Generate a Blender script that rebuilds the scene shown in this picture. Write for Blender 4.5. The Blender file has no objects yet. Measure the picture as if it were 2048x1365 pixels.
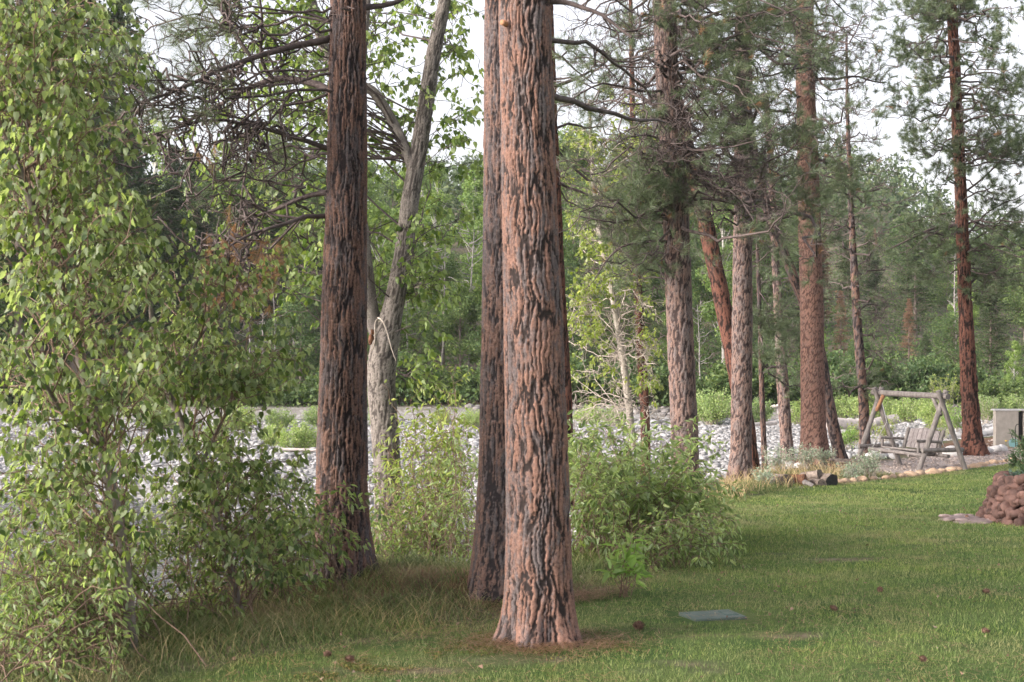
import bpy, math, numpy as np
from mathutils import Vector
R = math.radians
rng = np.random.default_rng(11)
col = bpy.context.scene.collection
sc = bpy.context.scene

# ------------------------------------------------------------------ camera, world, sun, exposure
EYE = 2.1
F = 2048 * 50 / 36.0
cam_d = bpy.data.cameras.new('camera'); cam = bpy.data.objects.new('camera', cam_d); col.objects.link(cam)
cam.location = (0, 0, EYE); cam.rotation_euler = (R(90), 0, 0)
cam_d.lens = 50; cam_d.sensor_width = 36; cam_d.clip_start = 0.1; cam_d.clip_end = 3000
cam_d.dof.use_dof = True; cam_d.dof.focus_distance = 31; cam_d.dof.aperture_fstop = 6.5
sc.camera = cam
SUN_EL, SUN_AZ = 24, -112       # azimuth: degrees clockwise from +Y (negative = left of view)
w = bpy.data.worlds.new('World'); sc.world = w; w.use_nodes = True
wn = w.node_tree; wn.nodes.clear()
sky = wn.nodes.new('ShaderNodeTexSky'); sky.sky_type = 'NISHITA'; sky.sun_disc = False
sky.sun_elevation = R(SUN_EL); sky.sun_rotation = R(SUN_AZ); sky.dust_density = 4.0; sky.ozone_density = 0.6; sky.air_density = 1.0
hs = wn.nodes.new('ShaderNodeHueSaturation'); hs.inputs['Saturation'].default_value = 0.28
tint = wn.nodes.new('ShaderNodeMix'); tint.data_type = 'RGBA'; tint.blend_type = 'MULTIPLY'
tint.inputs[0].default_value = 1.0; tint.inputs[7].default_value = (1.0, 0.975, 1.0, 1)
bg = wn.nodes.new('ShaderNodeBackground'); bg.inputs[1].default_value = 0.15
wo = wn.nodes.new('ShaderNodeOutputWorld')
wn.links.new(sky.outputs[0], hs.inputs['Color']); wn.links.new(hs.outputs[0], tint.inputs[6]); wn.links.new(tint.outputs[2], bg.inputs[0]); wn.links.new(bg.outputs[0], wo.inputs[0])
sd_ = bpy.data.lights.new('sun', 'SUN'); sd_.energy = 1.3; sd_.angle = R(18); sd_.color = (1.0, 0.90, 0.81)
sun = bpy.data.objects.new('sun', sd_); col.objects.link(sun)
az = R(SUN_AZ); el = R(SUN_EL)
sun_dir = Vector((math.sin(az) * math.cos(el), math.cos(az) * math.cos(el), math.sin(el)))
sun.rotation_euler = sun_dir.to_track_quat('Z', 'Y').to_euler()
sc.view_settings.view_transform = 'Standard'; sc.view_settings.look = 'None'
sc.view_settings.exposure = 1.52; sc.view_settings.gamma = 1.0
sc.cycles.max_bounces = 6; sc.cycles.diffuse_bounces = 3; sc.cycles.glossy_bounces = 2
sc.cycles.transmission_bounces = 4; sc.cycles.transparent_max_bounces = 4
sc.cycles.use_adaptive_sampling = True; sc.cycles.adaptive_threshold = 0.02
sc.cycles.use_denoising = True; sc.cycles.denoiser = 'OPENIMAGEDENOISE'; sc.cycles.denoising_input_passes = 'RGB_ALBEDO_NORMAL'
sc.cycles.sample_clamp_indirect = 6

# ------------------------------------------------------------------ helpers: noise
def _h(i, j, k, s):
    n = (i * 73856093) ^ (j * 19349663) ^ (k * 83492791) ^ (s * 2654435761)
    n = n & 0xffffffff
    n = ((n ^ (n >> 13)) * 1274126177) & 0xffffffff
    n = ((n ^ (n >> 15)) * 668265263) & 0xffffffff
    return (n ^ (n >> 16)) / 4294967296.0
def noise3(p, s=1):
    f = np.floor(p).astype(np.int64); t = p - f; t = t * t * (3 - 2 * t); r = 0
    for a in (0, 1):
        for b in (0, 1):
            for c in (0, 1):
                wgt = (t[..., 0] if a else 1 - t[..., 0]) * (t[..., 1] if b else 1 - t[..., 1]) * (t[..., 2] if c else 1 - t[..., 2])
                r = r + wgt * _h(f[..., 0] + a, f[..., 1] + b, f[..., 2] + c, s)
    return r
def noise2(x, y, s=1):
    return noise3(np.stack([x, y, np.zeros_like(x) + 0.5], -1), s)
def voro(p, s=1):
    f = np.floor(p).astype(np.int64); d1 = np.full(p.shape[:-1], 9.0); d2 = d1.copy(); idv = d1.copy()
    for a in (-1, 0, 1):
        for b in (-1, 0, 1):
            for c in (-1, 0, 1):
                i, j, k = f[..., 0] + a, f[..., 1] + b, f[..., 2] + c
                q = np.stack([i + _h(i, j, k, s), j + _h(i, j, k, s + 1), k + _h(i, j, k, s + 2)], -1)
                d = np.sqrt(((q - p) ** 2).sum(-1)); hid = _h(i, j, k, s + 5)
                new = d < d1
                d2 = np.where(new, d1, np.minimum(d2, d)); idv = np.where(new, hid, idv); d1 = np.where(new, d, d1)
    return d1, d2, idv
def sstep(a, b, x):
    t = np.clip((x - a) / (b - a), 0, 1); return t * t * (3 - 2 * t)
def nrm(v):
    return v / np.maximum(np.linalg.norm(v, axis=-1, keepdims=True), 1e-9)

# ------------------------------------------------------------------ terrain height
CREST = np.array([(-14, -8), (-9, 3), (-4.6, 7.6), (-3.0, 10.2), (-1.9, 12.9), (-0.2, 13.4), (1.2, 15.0), (2.6, 19.0), (4.0, 24.5), (4.9, 28.0), (7.0, 33.6), (9.6, 37.5), (13.5, 44), (20, 51), (46, 66), (120, 90)], float)
def crest_sd(X, Y):
    best = np.full(np.shape(X), 1e9); sgn = np.ones(np.shape(X))
    for (x0, y0), (x1, y1) in zip(CREST[:-1], CREST[1:]):
        dx, dy = x1 - x0, y1 - y0; t = np.clip(((X - x0) * dx + (Y - y0) * dy) / (dx * dx + dy * dy), 0, 1)
        ex, ey = X - x0 - t * dx, Y - y0 - t * dy; d = np.hypot(ex, ey); s = np.where(dx * (Y - y0) - dy * (X - x0) > 0, 1, -1)
        m = d < best; best = np.where(m, d, best); sgn = np.where(m, s, sgn)
    return best * sgn
S_R = [-1.5, -.5, -.36, -.1, 0, .1, .2, .235, .27, .31, .36, .5, 1.5]
H_R = [30, 30, 32, 44, 46, 40, 46, 50, 46, 32, 24, 22, 20]
WATER = -1.80
def lawn_z(Y):
    return -0.0365 * (np.clip(Y, 10, 38) - 10) - 0.0015 * (np.clip(Y, 38, 70) - 38)
def height(X, Y):
    X = np.asarray(X, float); Y = np.asarray(Y, float)
    L = lawn_z(Y) + 0.05 * (noise2(X * .35, Y * .35, 3) - .5) + 0.02 * (noise2(X * 1.5, Y * 1.5, 4) - .5)
    L = L + 0.28 * np.exp(-((X + 1.2) ** 2 + (Y - 13.0) ** 2) / 0.7) * .5         # mound at the left pine
    L = L + 0.14 * np.exp(-((X + .3) ** 2 + (Y - 12.2) ** 2) / 0.5)
    sd = crest_sd(X, Y)
    t = sstep(0, np.where(Y > 22, 3.2, 4.2), sd + .5 * (noise2(X * .5, Y * .5, 8) - .5))
    bar = -1.52 + 0.16 * (noise2(X * .12, Y * .12, 5) - .5) + 0.05 * (noise2(X * .9, Y * .9, 6) - .5)
    ye = np.interp(X, [-60, -12, -2, 2, 4.5, 6], [52, 37, 34, 29, 20, 12]) + 2.5 * (noise2(X * .3, Y * .1, 9) - .5)
    bar = bar - 0.7 * sstep(0, 3.5, ye - Y)
    wob = 3 * (noise2(X * .08, Y * 0 + 3, 12) - .5)
    bar = bar - 0.7 * sstep(64.5, 67, Y + wob) + 0.0
    z = L * (1 - t) + bar * t
    # far bank and hillside
    yb = Y + wob + 3.0
    rid = np.interp(X / np.maximum(Y, 1), S_R, H_R)
    prof = np.interp(yb, [70, 74, 77, 84, 110, 160, 260, 420, 520, 900, 3000], [0, 0.0, .004, .018, .075, .20, .52, 1.0, 1.05, .9, .5])
    z = np.where(Y > 66, np.maximum(z, -2.3) * (1 - sstep(73, 75.5, yb)) + sstep(73, 75.5, yb) * (-1.35 + rid * prof), z)
    z = z + np.where(Y > 85, (noise2(X * .04, Y * .04, 15) - .5) * np.clip((Y - 85) * .05, 0, 9), 0)
    return z
def hz(x, y): return float(height(np.array([x]), np.array([y]))[0])
def P(px, py, Y): return np.array([(px - 1024) / F * Y, Y, EYE - (py - 682.5) / F * Y])
_Ys = np.concatenate([np.arange(4, 90, .05)])
def hit(px, py):
    zray = EYE - (py - 682.5) / F * _Ys; g = height((px - 1024) / F * _Ys, _Ys)
    i = int(np.argmax(zray <= g)); Y = _Ys[i]; return np.array([(px - 1024) / F * Y, Y, g[i]])
def to_px(p):
    return 1024 + p[..., 0] / p[..., 1] * F, 682.5 - (p[..., 2] - EYE) / p[..., 1] * F

# ------------------------------------------------------------------ helpers: mesh and objects
class MB:
    def __init__(s): s.v = []; s.f = []; s.n = 0; s.a = {}
    def add(s, v, f, **attrs):
        v = np.asarray(v, float).reshape(-1, 3); f = np.asarray(f, np.int64)
        s.v.append(v); s.f.append(f + s.n); s.n += len(v)
        for k in set(list(s.a) + list(attrs)):
            lst = s.a.setdefault(k, [])
            have = sum(len(x) for x in lst)
            if have < s.n - len(v): lst.append(np.zeros(s.n - len(v) - have))
            a = attrs.get(k, 0.0); lst.append(np.broadcast_to(np.asarray(a, float), (len(v),)) if np.ndim(a) == 0 else np.asarray(a, float).ravel())
        return s
    def build(s, name, mat, parent=None, smooth=True, local=None):
        me = bpy.data.meshes.new(name)
        V = np.concatenate(s.v) if s.v else np.zeros((0, 3))
        if local is not None: V = V - np.asarray(local)
        me.vertices.add(len(V)); me.vertices.foreach_set('co', V.astype(np.float32).ravel())
        idx = np.concatenate([f.ravel() for f in s.f]); tot = np.concatenate([np.full(len(f), f.shape[1]) for f in s.f])
        me.loops.add(len(idx)); me.loops.foreach_set('vertex_index', idx.astype(np.int32))
        me.polygons.add(len(tot)); me.polygons.foreach_set('loop_start', (np.cumsum(tot) - tot).astype(np.int32)); me.polygons.foreach_set('loop_total', tot.astype(np.int32))
        me.polygons.foreach_set('use_smooth', np.full(len(tot), smooth))
        for k, lst in s.a.items():
            at = me.attributes.new(k, 'FLOAT', 'POINT'); at.data.foreach_set('value', np.concatenate(lst).astype(np.float32))
        for m in (mat if isinstance(mat, (list, tuple)) else [mat]): me.materials.append(m)
        me.update(calc_edges=True)
        o = bpy.data.objects.new(name, me); col.objects.link(o)
        if parent is not None:
            o.parent = parent
        return o
def tag(o, label=None, cat=None, group=None, kind=None):
    if label: o['label'] = label
    if cat: o['category'] = cat
    if group: o['group'] = group
    if kind: o['kind'] = kind
    return o
def empty(name, loc, label, cat, group=None, rz=0):
    o = bpy.data.objects.new(name, None); col.objects.link(o); o.location = loc; o.rotation_euler = (0, 0, rz); o.empty_display_size = .2
    return tag(o, label, cat, group)
def copy_tree(o, parent=None):
    c = o.copy(); col.objects.link(c)
    if parent is not None: c.parent = parent
    for ch in list(o.children): copy_tree(ch, c)
    return c
ORD = 'first second third fourth fifth sixth seventh eighth ninth tenth eleventh twelfth thirteenth fourteenth fifteenth sixteenth seventeenth eighteenth nineteenth twentieth twenty-first twenty-second twenty-third twenty-fourth twenty-fifth twenty-sixth twenty-seventh twenty-eighth twenty-ninth thirtieth thirty-first thirty-second thirty-third thirty-fourth thirty-fifth thirty-sixth'.split()

def wiggle(paths, amp):
    T, n, _ = paths.shape
    L = np.linalg.norm(paths[:, -1] - paths[:, 0], axis=-1)[:, None, None]
    st = np.cumsum(rng.normal(size=(T, n, 3)), 1); st -= st[:, :1]
    t = np.linspace(0, 1, n)[None, :, None]; st = st - t * st[:, -1:] * .5
    return paths + st * amp * L / np.sqrt(n)
def interp_path(paths, pi, t):
    n = paths.shape[1]; u = np.clip(t, 0, .9999) * (n - 1); i = u.astype(int); f = (u - i)[:, None]
    a = paths[pi, i]; b = paths[pi, i + 1]
    return a * (1 - f) + b * f, nrm(b - a)
def rperp(d):
    r = rng.normal(size=d.shape); r -= (r * d).sum(-1, keepdims=True) * d; return nrm(r)
def grow(paths, k, t0, t1, l0, l1, ang, up=0.0, curve=0.0, wig=.1, n=5, taper=.4, flat=0.0):
    T = len(paths); pi = np.repeat(np.arange(T), k); t = rng.uniform(t0, t1, len(pi))
    p, d = interp_path(paths, pi, t); pr = rperp(d); pr[:, 2] *= (1 - flat); pr = nrm(pr)
    a = R(ang) * rng.uniform(.6, 1.3, len(pi))[:, None]
    nd = d * np.cos(a) + pr * np.sin(a); nd[:, 2] += up; nd = nrm(nd)
    ln = rng.uniform(l0, l1, len(pi)) * (1 - taper * t); s = np.linspace(0, 1, n)[None, :, None]
    out = p[:, None] + nd[:, None] * ln[:, None, None] * s
    out[..., 2] += curve * ln[:, None] * (s[..., 0] ** 2)
    return wiggle(out, wig), pi, t
def tubes(mb, paths, r0, r1, sides=4, rnd=None, power=1.0):
    T, n, _ = paths.shape
    if T == 0: return
    tg = nrm(np.gradient(paths, axis=1)); ov = nrm(paths[:, -1] - paths[:, 0]); ref = rperp(ov)[:, None]
    a = nrm(ref - (ref * tg).sum(-1, keepdims=True) * tg); b = np.cross(tg, a)
    th = np.arange(sides) * 2 * np.pi / sides; s = np.linspace(0, 1, n) ** power
    r0 = np.broadcast_to(r0, (T,)); r1 = np.broadcast_to(r1, (T,)); r = r0[:, None] * (1 - s) + r1[:, None] * s
    v = paths[:, :, None] + (a[:, :, None] * np.cos(th)[None, None, :, None] + b[:, :, None] * np.sin(th)[None, None, :, None]) * r[:, :, None, None]
    i, j, k = np.meshgrid(np.arange(T), np.arange(n - 1), np.arange(sides), indexing='ij')
    base = i * n * sides + j * sides; k2 = (k + 1) % sides
    f = np.stack([base + k, base + k2, base + sides + k2, base + sides + k], -1).reshape(-1, 4)
    rr = rng.random(T) if rnd is None else np.broadcast_to(rnd, (T,))
    mb.add(v, f, rnd=np.repeat(rr, n * sides))
def needles(mb, pos, d, m=24, ln=.15, wd=.003, spread=50, back=.08, droop=.1):
    K = len(pos)
    if K == 0: return
    rn = np.repeat(rng.random(K), m); p = np.repeat(pos, m, 0); dd = np.repeat(d, m, 0)
    u = rng.random(K * m); a = R(spread) * (.25 + .75 * rng.random(K * m))[:, None]
    nd = dd * np.cos(a) + rperp(dd) * np.sin(a); nd[:, 2] -= droop; nd = nrm(nd)
    st = p - dd * (u * back)[:, None]; L = ln * rng.uniform(.7, 1.1, K * m)[:, None]
    side = rperp(nd) * wd * .5
    v = np.stack([st - side, st + side, st + nd * L], 1)
    mb.add(v, np.arange(K * m * 3).reshape(-1, 3), rnd=np.repeat(np.clip(rn * .6 + rng.random(K * m) * .4, 0, 1), 3))
LEAF_T = {  # template points: (along, side, up)
 'heart': (np.array([(0, 0, 0), (.5, 0, -.05), (1, 0, -.12), (.06, .28, .05), (.42, .31, .05), (.06, -.28, .05), (.42, -.31, .05)]), np.array([(0, 1, 4, 3), (1, 2, 4, 4), (0, 5, 6, 1), (1, 6, 2, 2)])),
 'lance': (np.array([(0, 0, 0), (.5, 0, -.05), (1, 0, -.15), (.22, .15, .04), (.6, .14, .03), (.22, -.15, .04), (.6, -.14, .03)]), np.array([(0, 1, 4, 3), (1, 2, 4, 4), (0, 5, 6, 1), (1, 6, 2, 2)])),
}
def leaves(mb, pos, d, size, kind='heart', rnd=None, upb=0.3):
    K = len(pos)
    if K == 0: return
    T, _ = LEAF_T[kind]
    up = rng.normal(size=(K, 3)); up[:, 2] = np.abs(up[:, 2]) + upb; up -= (up * d).sum(-1, keepdims=True) * d; up = nrm(up); sd = np.cross(up, d)
    sz = np.broadcast_to(size, (K,)) * rng.uniform(.65, 1.2, K)
    v = pos[:, None] + (d[:, None] * T[None, :, 0, None] + sd[:, None] * T[None, :, 1, None] + up[:, None] * T[None, :, 2, None]) * sz[:, None, None]
    off = (np.arange(K) * 7)[:, None, None]
    q = np.array([(0, 1, 4, 3), (0, 5, 6, 1)]); t = np.array([(1, 2, 4), (1, 6, 2)])
    r = rng.random(K) if rnd is None else rnd
    n0 = mb.n
    mb.add(v, (off + q[None]).reshape(-1, 4), rnd=np.repeat(r, 7))
    mb.f.append((off + t[None]).reshape(-1, 3) + n0)
def flakes(mb, pos, size, nb=None, rnd=None):
    K = len(pos); a = nrm(rng.normal(size=(K, 3)))
    if nb is not None: n = nrm(nb + rng.normal(size=(K, 3)) * .6); a = nrm(a - (a * n).sum(-1, keepdims=True) * n); b = np.cross(n, a)
    else: b = rperp(a)
    s = (np.broadcast_to(size, (K,)) * rng.uniform(.5, 1.2, K))[:, None]
    v = np.stack([pos + a * s, pos - a * s * .5 + b * s * .6, pos - a * s * .5 - b * s * .6], 1)
    r = rng.random(K) if rnd is None else rnd
    mb.add(v, np.arange(K * 3).reshape(-1, 3), rnd=np.repeat(r, 3))
def bezier_paths(S, E, ctrl, n=9):
    t = np.linspace(0, 1, n)[None, :, None]
    return (1 - t) ** 2 * S[:, None] + 2 * t * (1 - t) * ctrl[:, None] + t ** 2 * E[:, None]
def resample(pts, n):
    pts = np.asarray(pts, float); s = np.r_[0, np.cumsum(np.linalg.norm(np.diff(pts, axis=0), axis=1))]
    u = np.linspace(0, s[-1], n); q = np.stack([np.interp(u, s, pts[:, k]) for k in range(3)], -1)
    for _ in range(2): q[1:-1] = (q[:-2] + 2 * q[1:-1] + q[2:]) / 4
    return q

_ico = {}
def ico(sub):
    if sub in _ico: return _ico[sub]
    import bmesh
    bm = bmesh.new(); bmesh.ops.create_icosphere(bm, subdivisions=sub, radius=1.0); bm.verts.ensure_lookup_table()
    v = np.array([x.co[:] for x in bm.verts]); f = np.array([[q.index for q in x.verts] for x in bm.faces]); bm.free()
    _ico[sub] = (v, f); return v, f
def rock_shape(sub, seed, rough=.35, blocky=.5):
    v, f = ico(sub); n = noise3(v * 1.3 + seed * 7.1, seed) - .5; n2 = noise3(v * 3.1 + seed * 3.7, seed + 9) - .5
    q = v * (1 + rough * n + rough * .35 * n2)[:, None]
    q = np.sign(q) * np.abs(q) ** (1 - .25 * blocky)
    return q, f
def rocks(mb, pos, size, sub=1, flat=.55, seeds=8, rough=.5):
    K = len(pos); which = rng.integers(0, seeds, K)
    for s in range(seeds):
        ix = np.where(which == s)[0]
        if not len(ix): continue
        v, f = rock_shape(sub, s, rough); k = len(ix); th = rng.uniform(0, 6.28, k)
        sc3 = np.stack([np.ones(k), rng.uniform(.6, .95, k), rng.uniform(.7, 1.2, k) * flat], -1) * size[ix][:, None]
        q = v[None] * sc3[:, None]; tl = rng.normal(0, .22, k)[:, None]
        x, y, z = q[..., 0], q[..., 1], q[..., 2]; y, z = y * np.cos(tl) - z * np.sin(tl), y * np.sin(tl) + z * np.cos(tl)
        c, s_ = np.cos(th)[:, None], np.sin(th)[:, None]
        q = np.stack([x * c - y * s_, x * s_ + y * c, z], -1) + pos[ix][:, None]
        mb.add(q, (f[None] + (np.arange(k) * len(v))[:, None, None]).reshape(-1, 3), rnd=np.repeat(rng.random(k), len(v)))

# ------------------------------------------------------------------ materials
def nmat(name):
    m = bpy.data.materials.new(name); m.use_nodes = True; nt = m.node_tree; nt.nodes.clear(); return m, nt
def N(nt, t, ins=None, **kw):
    n = nt.nodes.new('ShaderNode' + t)
    for k, v in kw.items(): setattr(n, k, v)
    for k, v in (ins or {}).items():
        if isinstance(v, bpy.types.NodeSocket): nt.links.new(v, n.inputs[k])
        else: n.inputs[k].default_value = v
    return n
def c4(c): return (c[0], c[1], c[2], 1)
def mixc(nt, f, a, b, mode='MIX'):
    n = N(nt, 'Mix', data_type='RGBA', blend_type=mode)
    for k, v in ((0, f), (6, a), (7, b)):
        if isinstance(v, bpy.types.NodeSocket): nt.links.new(v, n.inputs[k])
        else: n.inputs[k].default_value = c4(v) if k else v
    return n.outputs[2]
def ramp(nt, f, stops):
    n = N(nt, 'ValToRGB', {0: f}); e = n.color_ramp.elements
    while len(e) < len(stops): e.new(.5)
    for x, (p, c) in zip(e, stops): x.position = p; x.color = c4(c) if hasattr(c, '__len__') else (c, c, c, 1)
    return n.outputs[0]
def attr(nt, name): return N(nt, 'Attribute', attribute_name=name).outputs['Fac']
def pos(nt, scale=(1, 1, 1), obj=False):
    s = N(nt, 'TexCoord').outputs['Object'] if obj else N(nt, 'NewGeometry').outputs['Position']
    return N(nt, 'Mapping', {0: s, 3: scale}).outputs[0]
def noise(nt, vec, scale, detail=3, rough=.55): return N(nt, 'TexNoise', {'Vector': vec, 'Scale': scale, 'Detail': detail, 'Roughness': rough}).outputs[0]
def out(nt, sh): N(nt, 'OutputMaterial', {0: sh})
def bump(nt, h, st, dist): return N(nt, 'Bump', {'Height': h, 'Strength': st, 'Distance': dist}).outputs[0]
def prin(nt, colr, rough=.8, nor=None, spec=.3, metal=0.0):
    ins = {'Base Color': colr if isinstance(colr, bpy.types.NodeSocket) else c4(colr), 'Roughness': rough, 'Specular IOR Level': spec, 'Metallic': metal}
    if nor is not None: ins['Normal'] = nor
    return N(nt, 'BsdfPrincipled', ins).outputs[0]
def leaf_mat(name, a, b, c=None, back=None, trans=.35, rough=.45, spec=.35, objr=0.0):
    m, nt = nmat(name); f = attr(nt, 'rnd')
    cl = ramp(nt, f, [(0, a), (.75, b), (1, c or b)])
    if objr:
        r = N(nt, 'ObjectInfo').outputs['Random']
        cl = mixc(nt, r, cl, mixc(nt, 1.0, cl, (1 + objr, 1 + objr * .7, 1 - objr * .4), 'MULTIPLY'))
        cl = mixc(nt, noise(nt, pos(nt), .35, 2), mixc(nt, 1.0, cl, (.72, .74, .8), 'MULTIPLY'), mixc(nt, 1.0, cl, (1.3, 1.25, 1.1), 'MULTIPLY'))
    if back: cl = mixc(nt, N(nt, 'NewGeometry').outputs['Backfacing'], cl, back)
    s = prin(nt, cl, rough, spec=spec); t = N(nt, 'BsdfTranslucent', {0: mixc(nt, 1.0, cl, (1.5, 1.6, .7), 'MULTIPLY')}).outputs[0]
    out(nt, N(nt, 'MixShader', {0: trans, 1: s, 2: t}).outputs[0]); return m
def bark_mat(name, furrow, grey, orange, amt=.5, fine=60, red=1.0):
    m, nt = nmat(name); h = attr(nt, 'bh'); p = attr(nt, 'bp'); ps = pos(nt, obj=True)
    n1 = noise(nt, N(nt, 'Mapping', {0: ps, 3: (1, 1, .35)}).outputs[0], fine * .35, 5, .65)
    n2 = noise(nt, ps, fine, 4, .7)
    pc = N(nt, 'Math', {0: p, 1: n1}, operation='ADD').outputs[0]
    lo = 1.15 - amt * .5
    patch = ramp(nt, N(nt, 'Math', {0: pc, 1: .5}, operation='MULTIPLY').outputs[0], [(max(0, lo * .5 - .06), 0.0), (min(1, lo * .5 + .08), 1.0)])
    cl = mixc(nt, patch, grey, orange)
    cl = mixc(nt, 1.0, cl, ramp(nt, n2, [(.28, .5), (.68, 1.35)]), 'MULTIPLY')
    cl = mixc(nt, ramp(nt, h, [(.14, 0.0), (.46, 1.0)]), furrow, cl)
    hh = N(nt, 'Math', {0: n1, 1: n2}, operation='ADD').outputs[0]
    out(nt, prin(nt, cl, .9, bump(nt, hh, .55, .012), .15)); return m
def simple_mat(name, a, b, scale=8, rough=.8, bmp=.4, bd=.01, stretch=(1, 1, 1), obj=True, rn=0.0, spec=.25, metal=0.0, lo=.3, hi=.7):
    m, nt = nmat(name); ps = pos(nt, stretch, obj); n = noise(nt, ps, scale, 5, .6)
    cl = ramp(nt, n, [(lo, a), (hi, b)])
    if rn: cl = mixc(nt, 1.0, cl, ramp(nt, attr(nt, 'rnd'), [(0, 1 - rn), (1, 1 + rn)]), 'MULTIPLY')
    out(nt, prin(nt, cl, rough, bump(nt, n, bmp, bd), spec, metal)); return m

M = {}
M['bark_near'] = bark_mat('bark_near', (.034, .026, .024), (.135, .112, .108), (.235, .135, .102), .40)
M['bark_grey'] = bark_mat('bark_grey', (.036, .030, .031), (.115, .098, .097), (.19, .118, .094), .38)
M['bark_dark'] = bark_mat('bark_dark', (.028, .022, .022), (.095, .080, .079), (.16, .096, .074), .40)
M['bark_mid'] = bark_mat('bark_mid', (.045, .032, .030), (.15, .122, .114), (.20, .132, .108), .40)
M['bark_red'] = bark_mat('bark_red', (.075, .042, .034), (.155, .10, .083), (.20, .115, .088), .5)
M['bark_rust'] = bark_mat('bark_rust', (.022, .014, .012), (.085, .052, .042), (.145, .066, .047), .6)
M['bark_cotton'] = bark_mat('bark_cotton', (.065, .056, .05), (.14, .122, .11), (.21, .185, .162), .6)
M['bark_pale'] = simple_mat('bark_pale', (.22, .195, .165), (.38, .34, .29), 7, bmp=.3, stretch=(1, 1, 2.5), rn=.12)
M['bark_young'] = simple_mat('bark_young', (.08, .066, .055), (.22, .19, .16), 9, bmp=.4, stretch=(1, 1, 1.2))
M['twig_dark'] = simple_mat('twig_dark', (.05, .038, .035), (.135, .105, .098), 22, bmp=.5, rn=.3)
M['twig_brown'] = simple_mat('twig_brown', (.10, .065, .045), (.22, .15, .11), 22, bmp=.4, rn=.3)
M['twig_pale'] = simple_mat('twig_pale', (.26, .22, .18), (.46, .40, .34), 15, bmp=.3, rn=.25)
M['needle'] = leaf_mat('needle', (.070, .100, .055), (.14, .18, .10), (.26, .28, .17), trans=.2, rough=.4)
M['needle_dead'] = leaf_mat('needle_dead', (.18, .095, .055), (.34, .20, .125), (.42, .27, .17), trans=.25, rough=.7, spec=.1)
M['leaf_cotton'] = leaf_mat('leaf_cotton', (.050, .085, .030), (.125, .17, .052), (.25, .29, .10), back=(.26, .31, .18), trans=.5)
M['leaf_cotton_b'] = leaf_mat('leaf_cotton_b', (.065, .115, .03), (.15, .21, .055), (.27, .31, .09), back=(.22, .28, .12), trans=.42)
M['leaf_willow'] = leaf_mat('leaf_willow', (.09, .14, .05), (.19, .25, .085), (.31, .36, .15), back=(.28, .34, .20), trans=.5)
M['leaf_light'] = leaf_mat('leaf_light', (.13, .21, .055), (.21, .30, .09), (.3, .38, .13), back=(.25, .38, .12), trans=.4)
M['leaf_yellow'] = leaf_mat('leaf_yellow', (.13, .19, .035), (.24, .30, .06), (.38, .40, .10), back=(.28, .32, .13), trans=.42)
M['leaf_sage'] = leaf_mat('leaf_sage', (.20, .26, .19), (.34, .40, .30), trans=.15, rough=.8, spec=.1)
M['far_conifer'] = leaf_mat('far_conifer', (.030, .055, .032), (.060, .095, .050), (.10, .13, .07), trans=.12, rough=.6, spec=.2, objr=.35)
M['far_green'] = leaf_mat('far_green', (.055, .10, .05), (.11, .17, .078), (.17, .225, .105), trans=.3, rough=.6, spec=.2, objr=.3)
M['far_light'] = leaf_mat('far_light', (.10, .175, .06), (.20, .29, .10), (.28, .36, .15), trans=.32, rough=.6, spec=.2, objr=.25)
M['far_willow'] = leaf_mat('far_willow', (.16, .24, .11), (.27, .36, .17), (.36, .42, .22), trans=.3, rough=.7, spec=.1, objr=.2)
M['far_brown'] = leaf_mat('far_brown', (.20, .12, .08), (.30, .19, .13), trans=.1, rough=.8, spec=.1)
M['far_trunk'] = simple_mat('far_trunk', (.13, .10, .085), (.26, .21, .18), 3, bmp=.3)
M['aspen_trunk'] = simple_mat('aspen_trunk', (.34, .32, .29), (.58, .55, .50), 3, bmp=.2)
M['snag'] = simple_mat('snag', (.20, .18, .17), (.36, .33, .31), 5, bmp=.3)
M['cobble'] = simple_mat('cobble', (.17, .165, .16), (.38, .375, .375), 6, rough=.75, bmp=.3, obj=False, rn=.28)
M['cobble_grey'] = simple_mat('cobble_grey', (.38, .36, .35), (.62, .60, .58), 9, rough=.8, bmp=.4)
M['tan_stone'] = simple_mat('tan_stone', (.30, .20, .13), (.52, .38, .27), 10, rough=.85, bmp=.4)
M['red_stone'] = simple_mat('red_stone', (.055, .032, .027), (.15, .085, .068), 7, rough=.8, bmp=.6, rn=.45, obj=False)
M['weather_wood'] = simple_mat('weather_wood', (.10, .088, .08), (.24, .215, .20), 14, bmp=.5, bd=.006, stretch=(1, 1, .25), rn=.2)
M['plank_wood'] = simple_mat('plank_wood', (.14, .122, .118), (.245, .22, .215), 16, bmp=.4, bd=.004, rn=.2)
M['orange_wood'] = simple_mat('orange_wood', (.20, .10, .055), (.34, .18, .10), 12, bmp=.4)
M['rot_wood'] = simple_mat('rot_wood', (.04, .022, .015), (.22, .10, .055), 14, bmp=.8, bd=.02)
M['log_wood'] = simple_mat('log_wood', (.07, .055, .045), (.30, .24, .20), 12, bmp=.7, bd=.015)
M['log_end'] = simple_mat('log_end', (.05, .04, .035), (.20, .16, .13), 20, bmp=.5)
M['drift'] = simple_mat('drift', (.36, .31, .28), (.62, .56, .52), 8, bmp=.4)
M['concrete'] = simple_mat('concrete', (.27, .245, .215), (.37, .335, .295), 5, bmp=.25)
M['concrete_top'] = simple_mat('concrete_top', (.40, .39, .38), (.55, .54, .53), 5, bmp=.15)
M['black'] = simple_mat('black', (.012, .012, .012), (.03, .03, .03), 20, rough=.5, bmp=.1)
M['teal'] = simple_mat('teal', (.16, .33, .34), (.24, .42, .42), 8, rough=.45, bmp=.05)
M['metal'] = simple_mat('metal', (.30, .29, .28), (.48, .47, .45), 30, rough=.5, bmp=.1, metal=.6)
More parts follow.
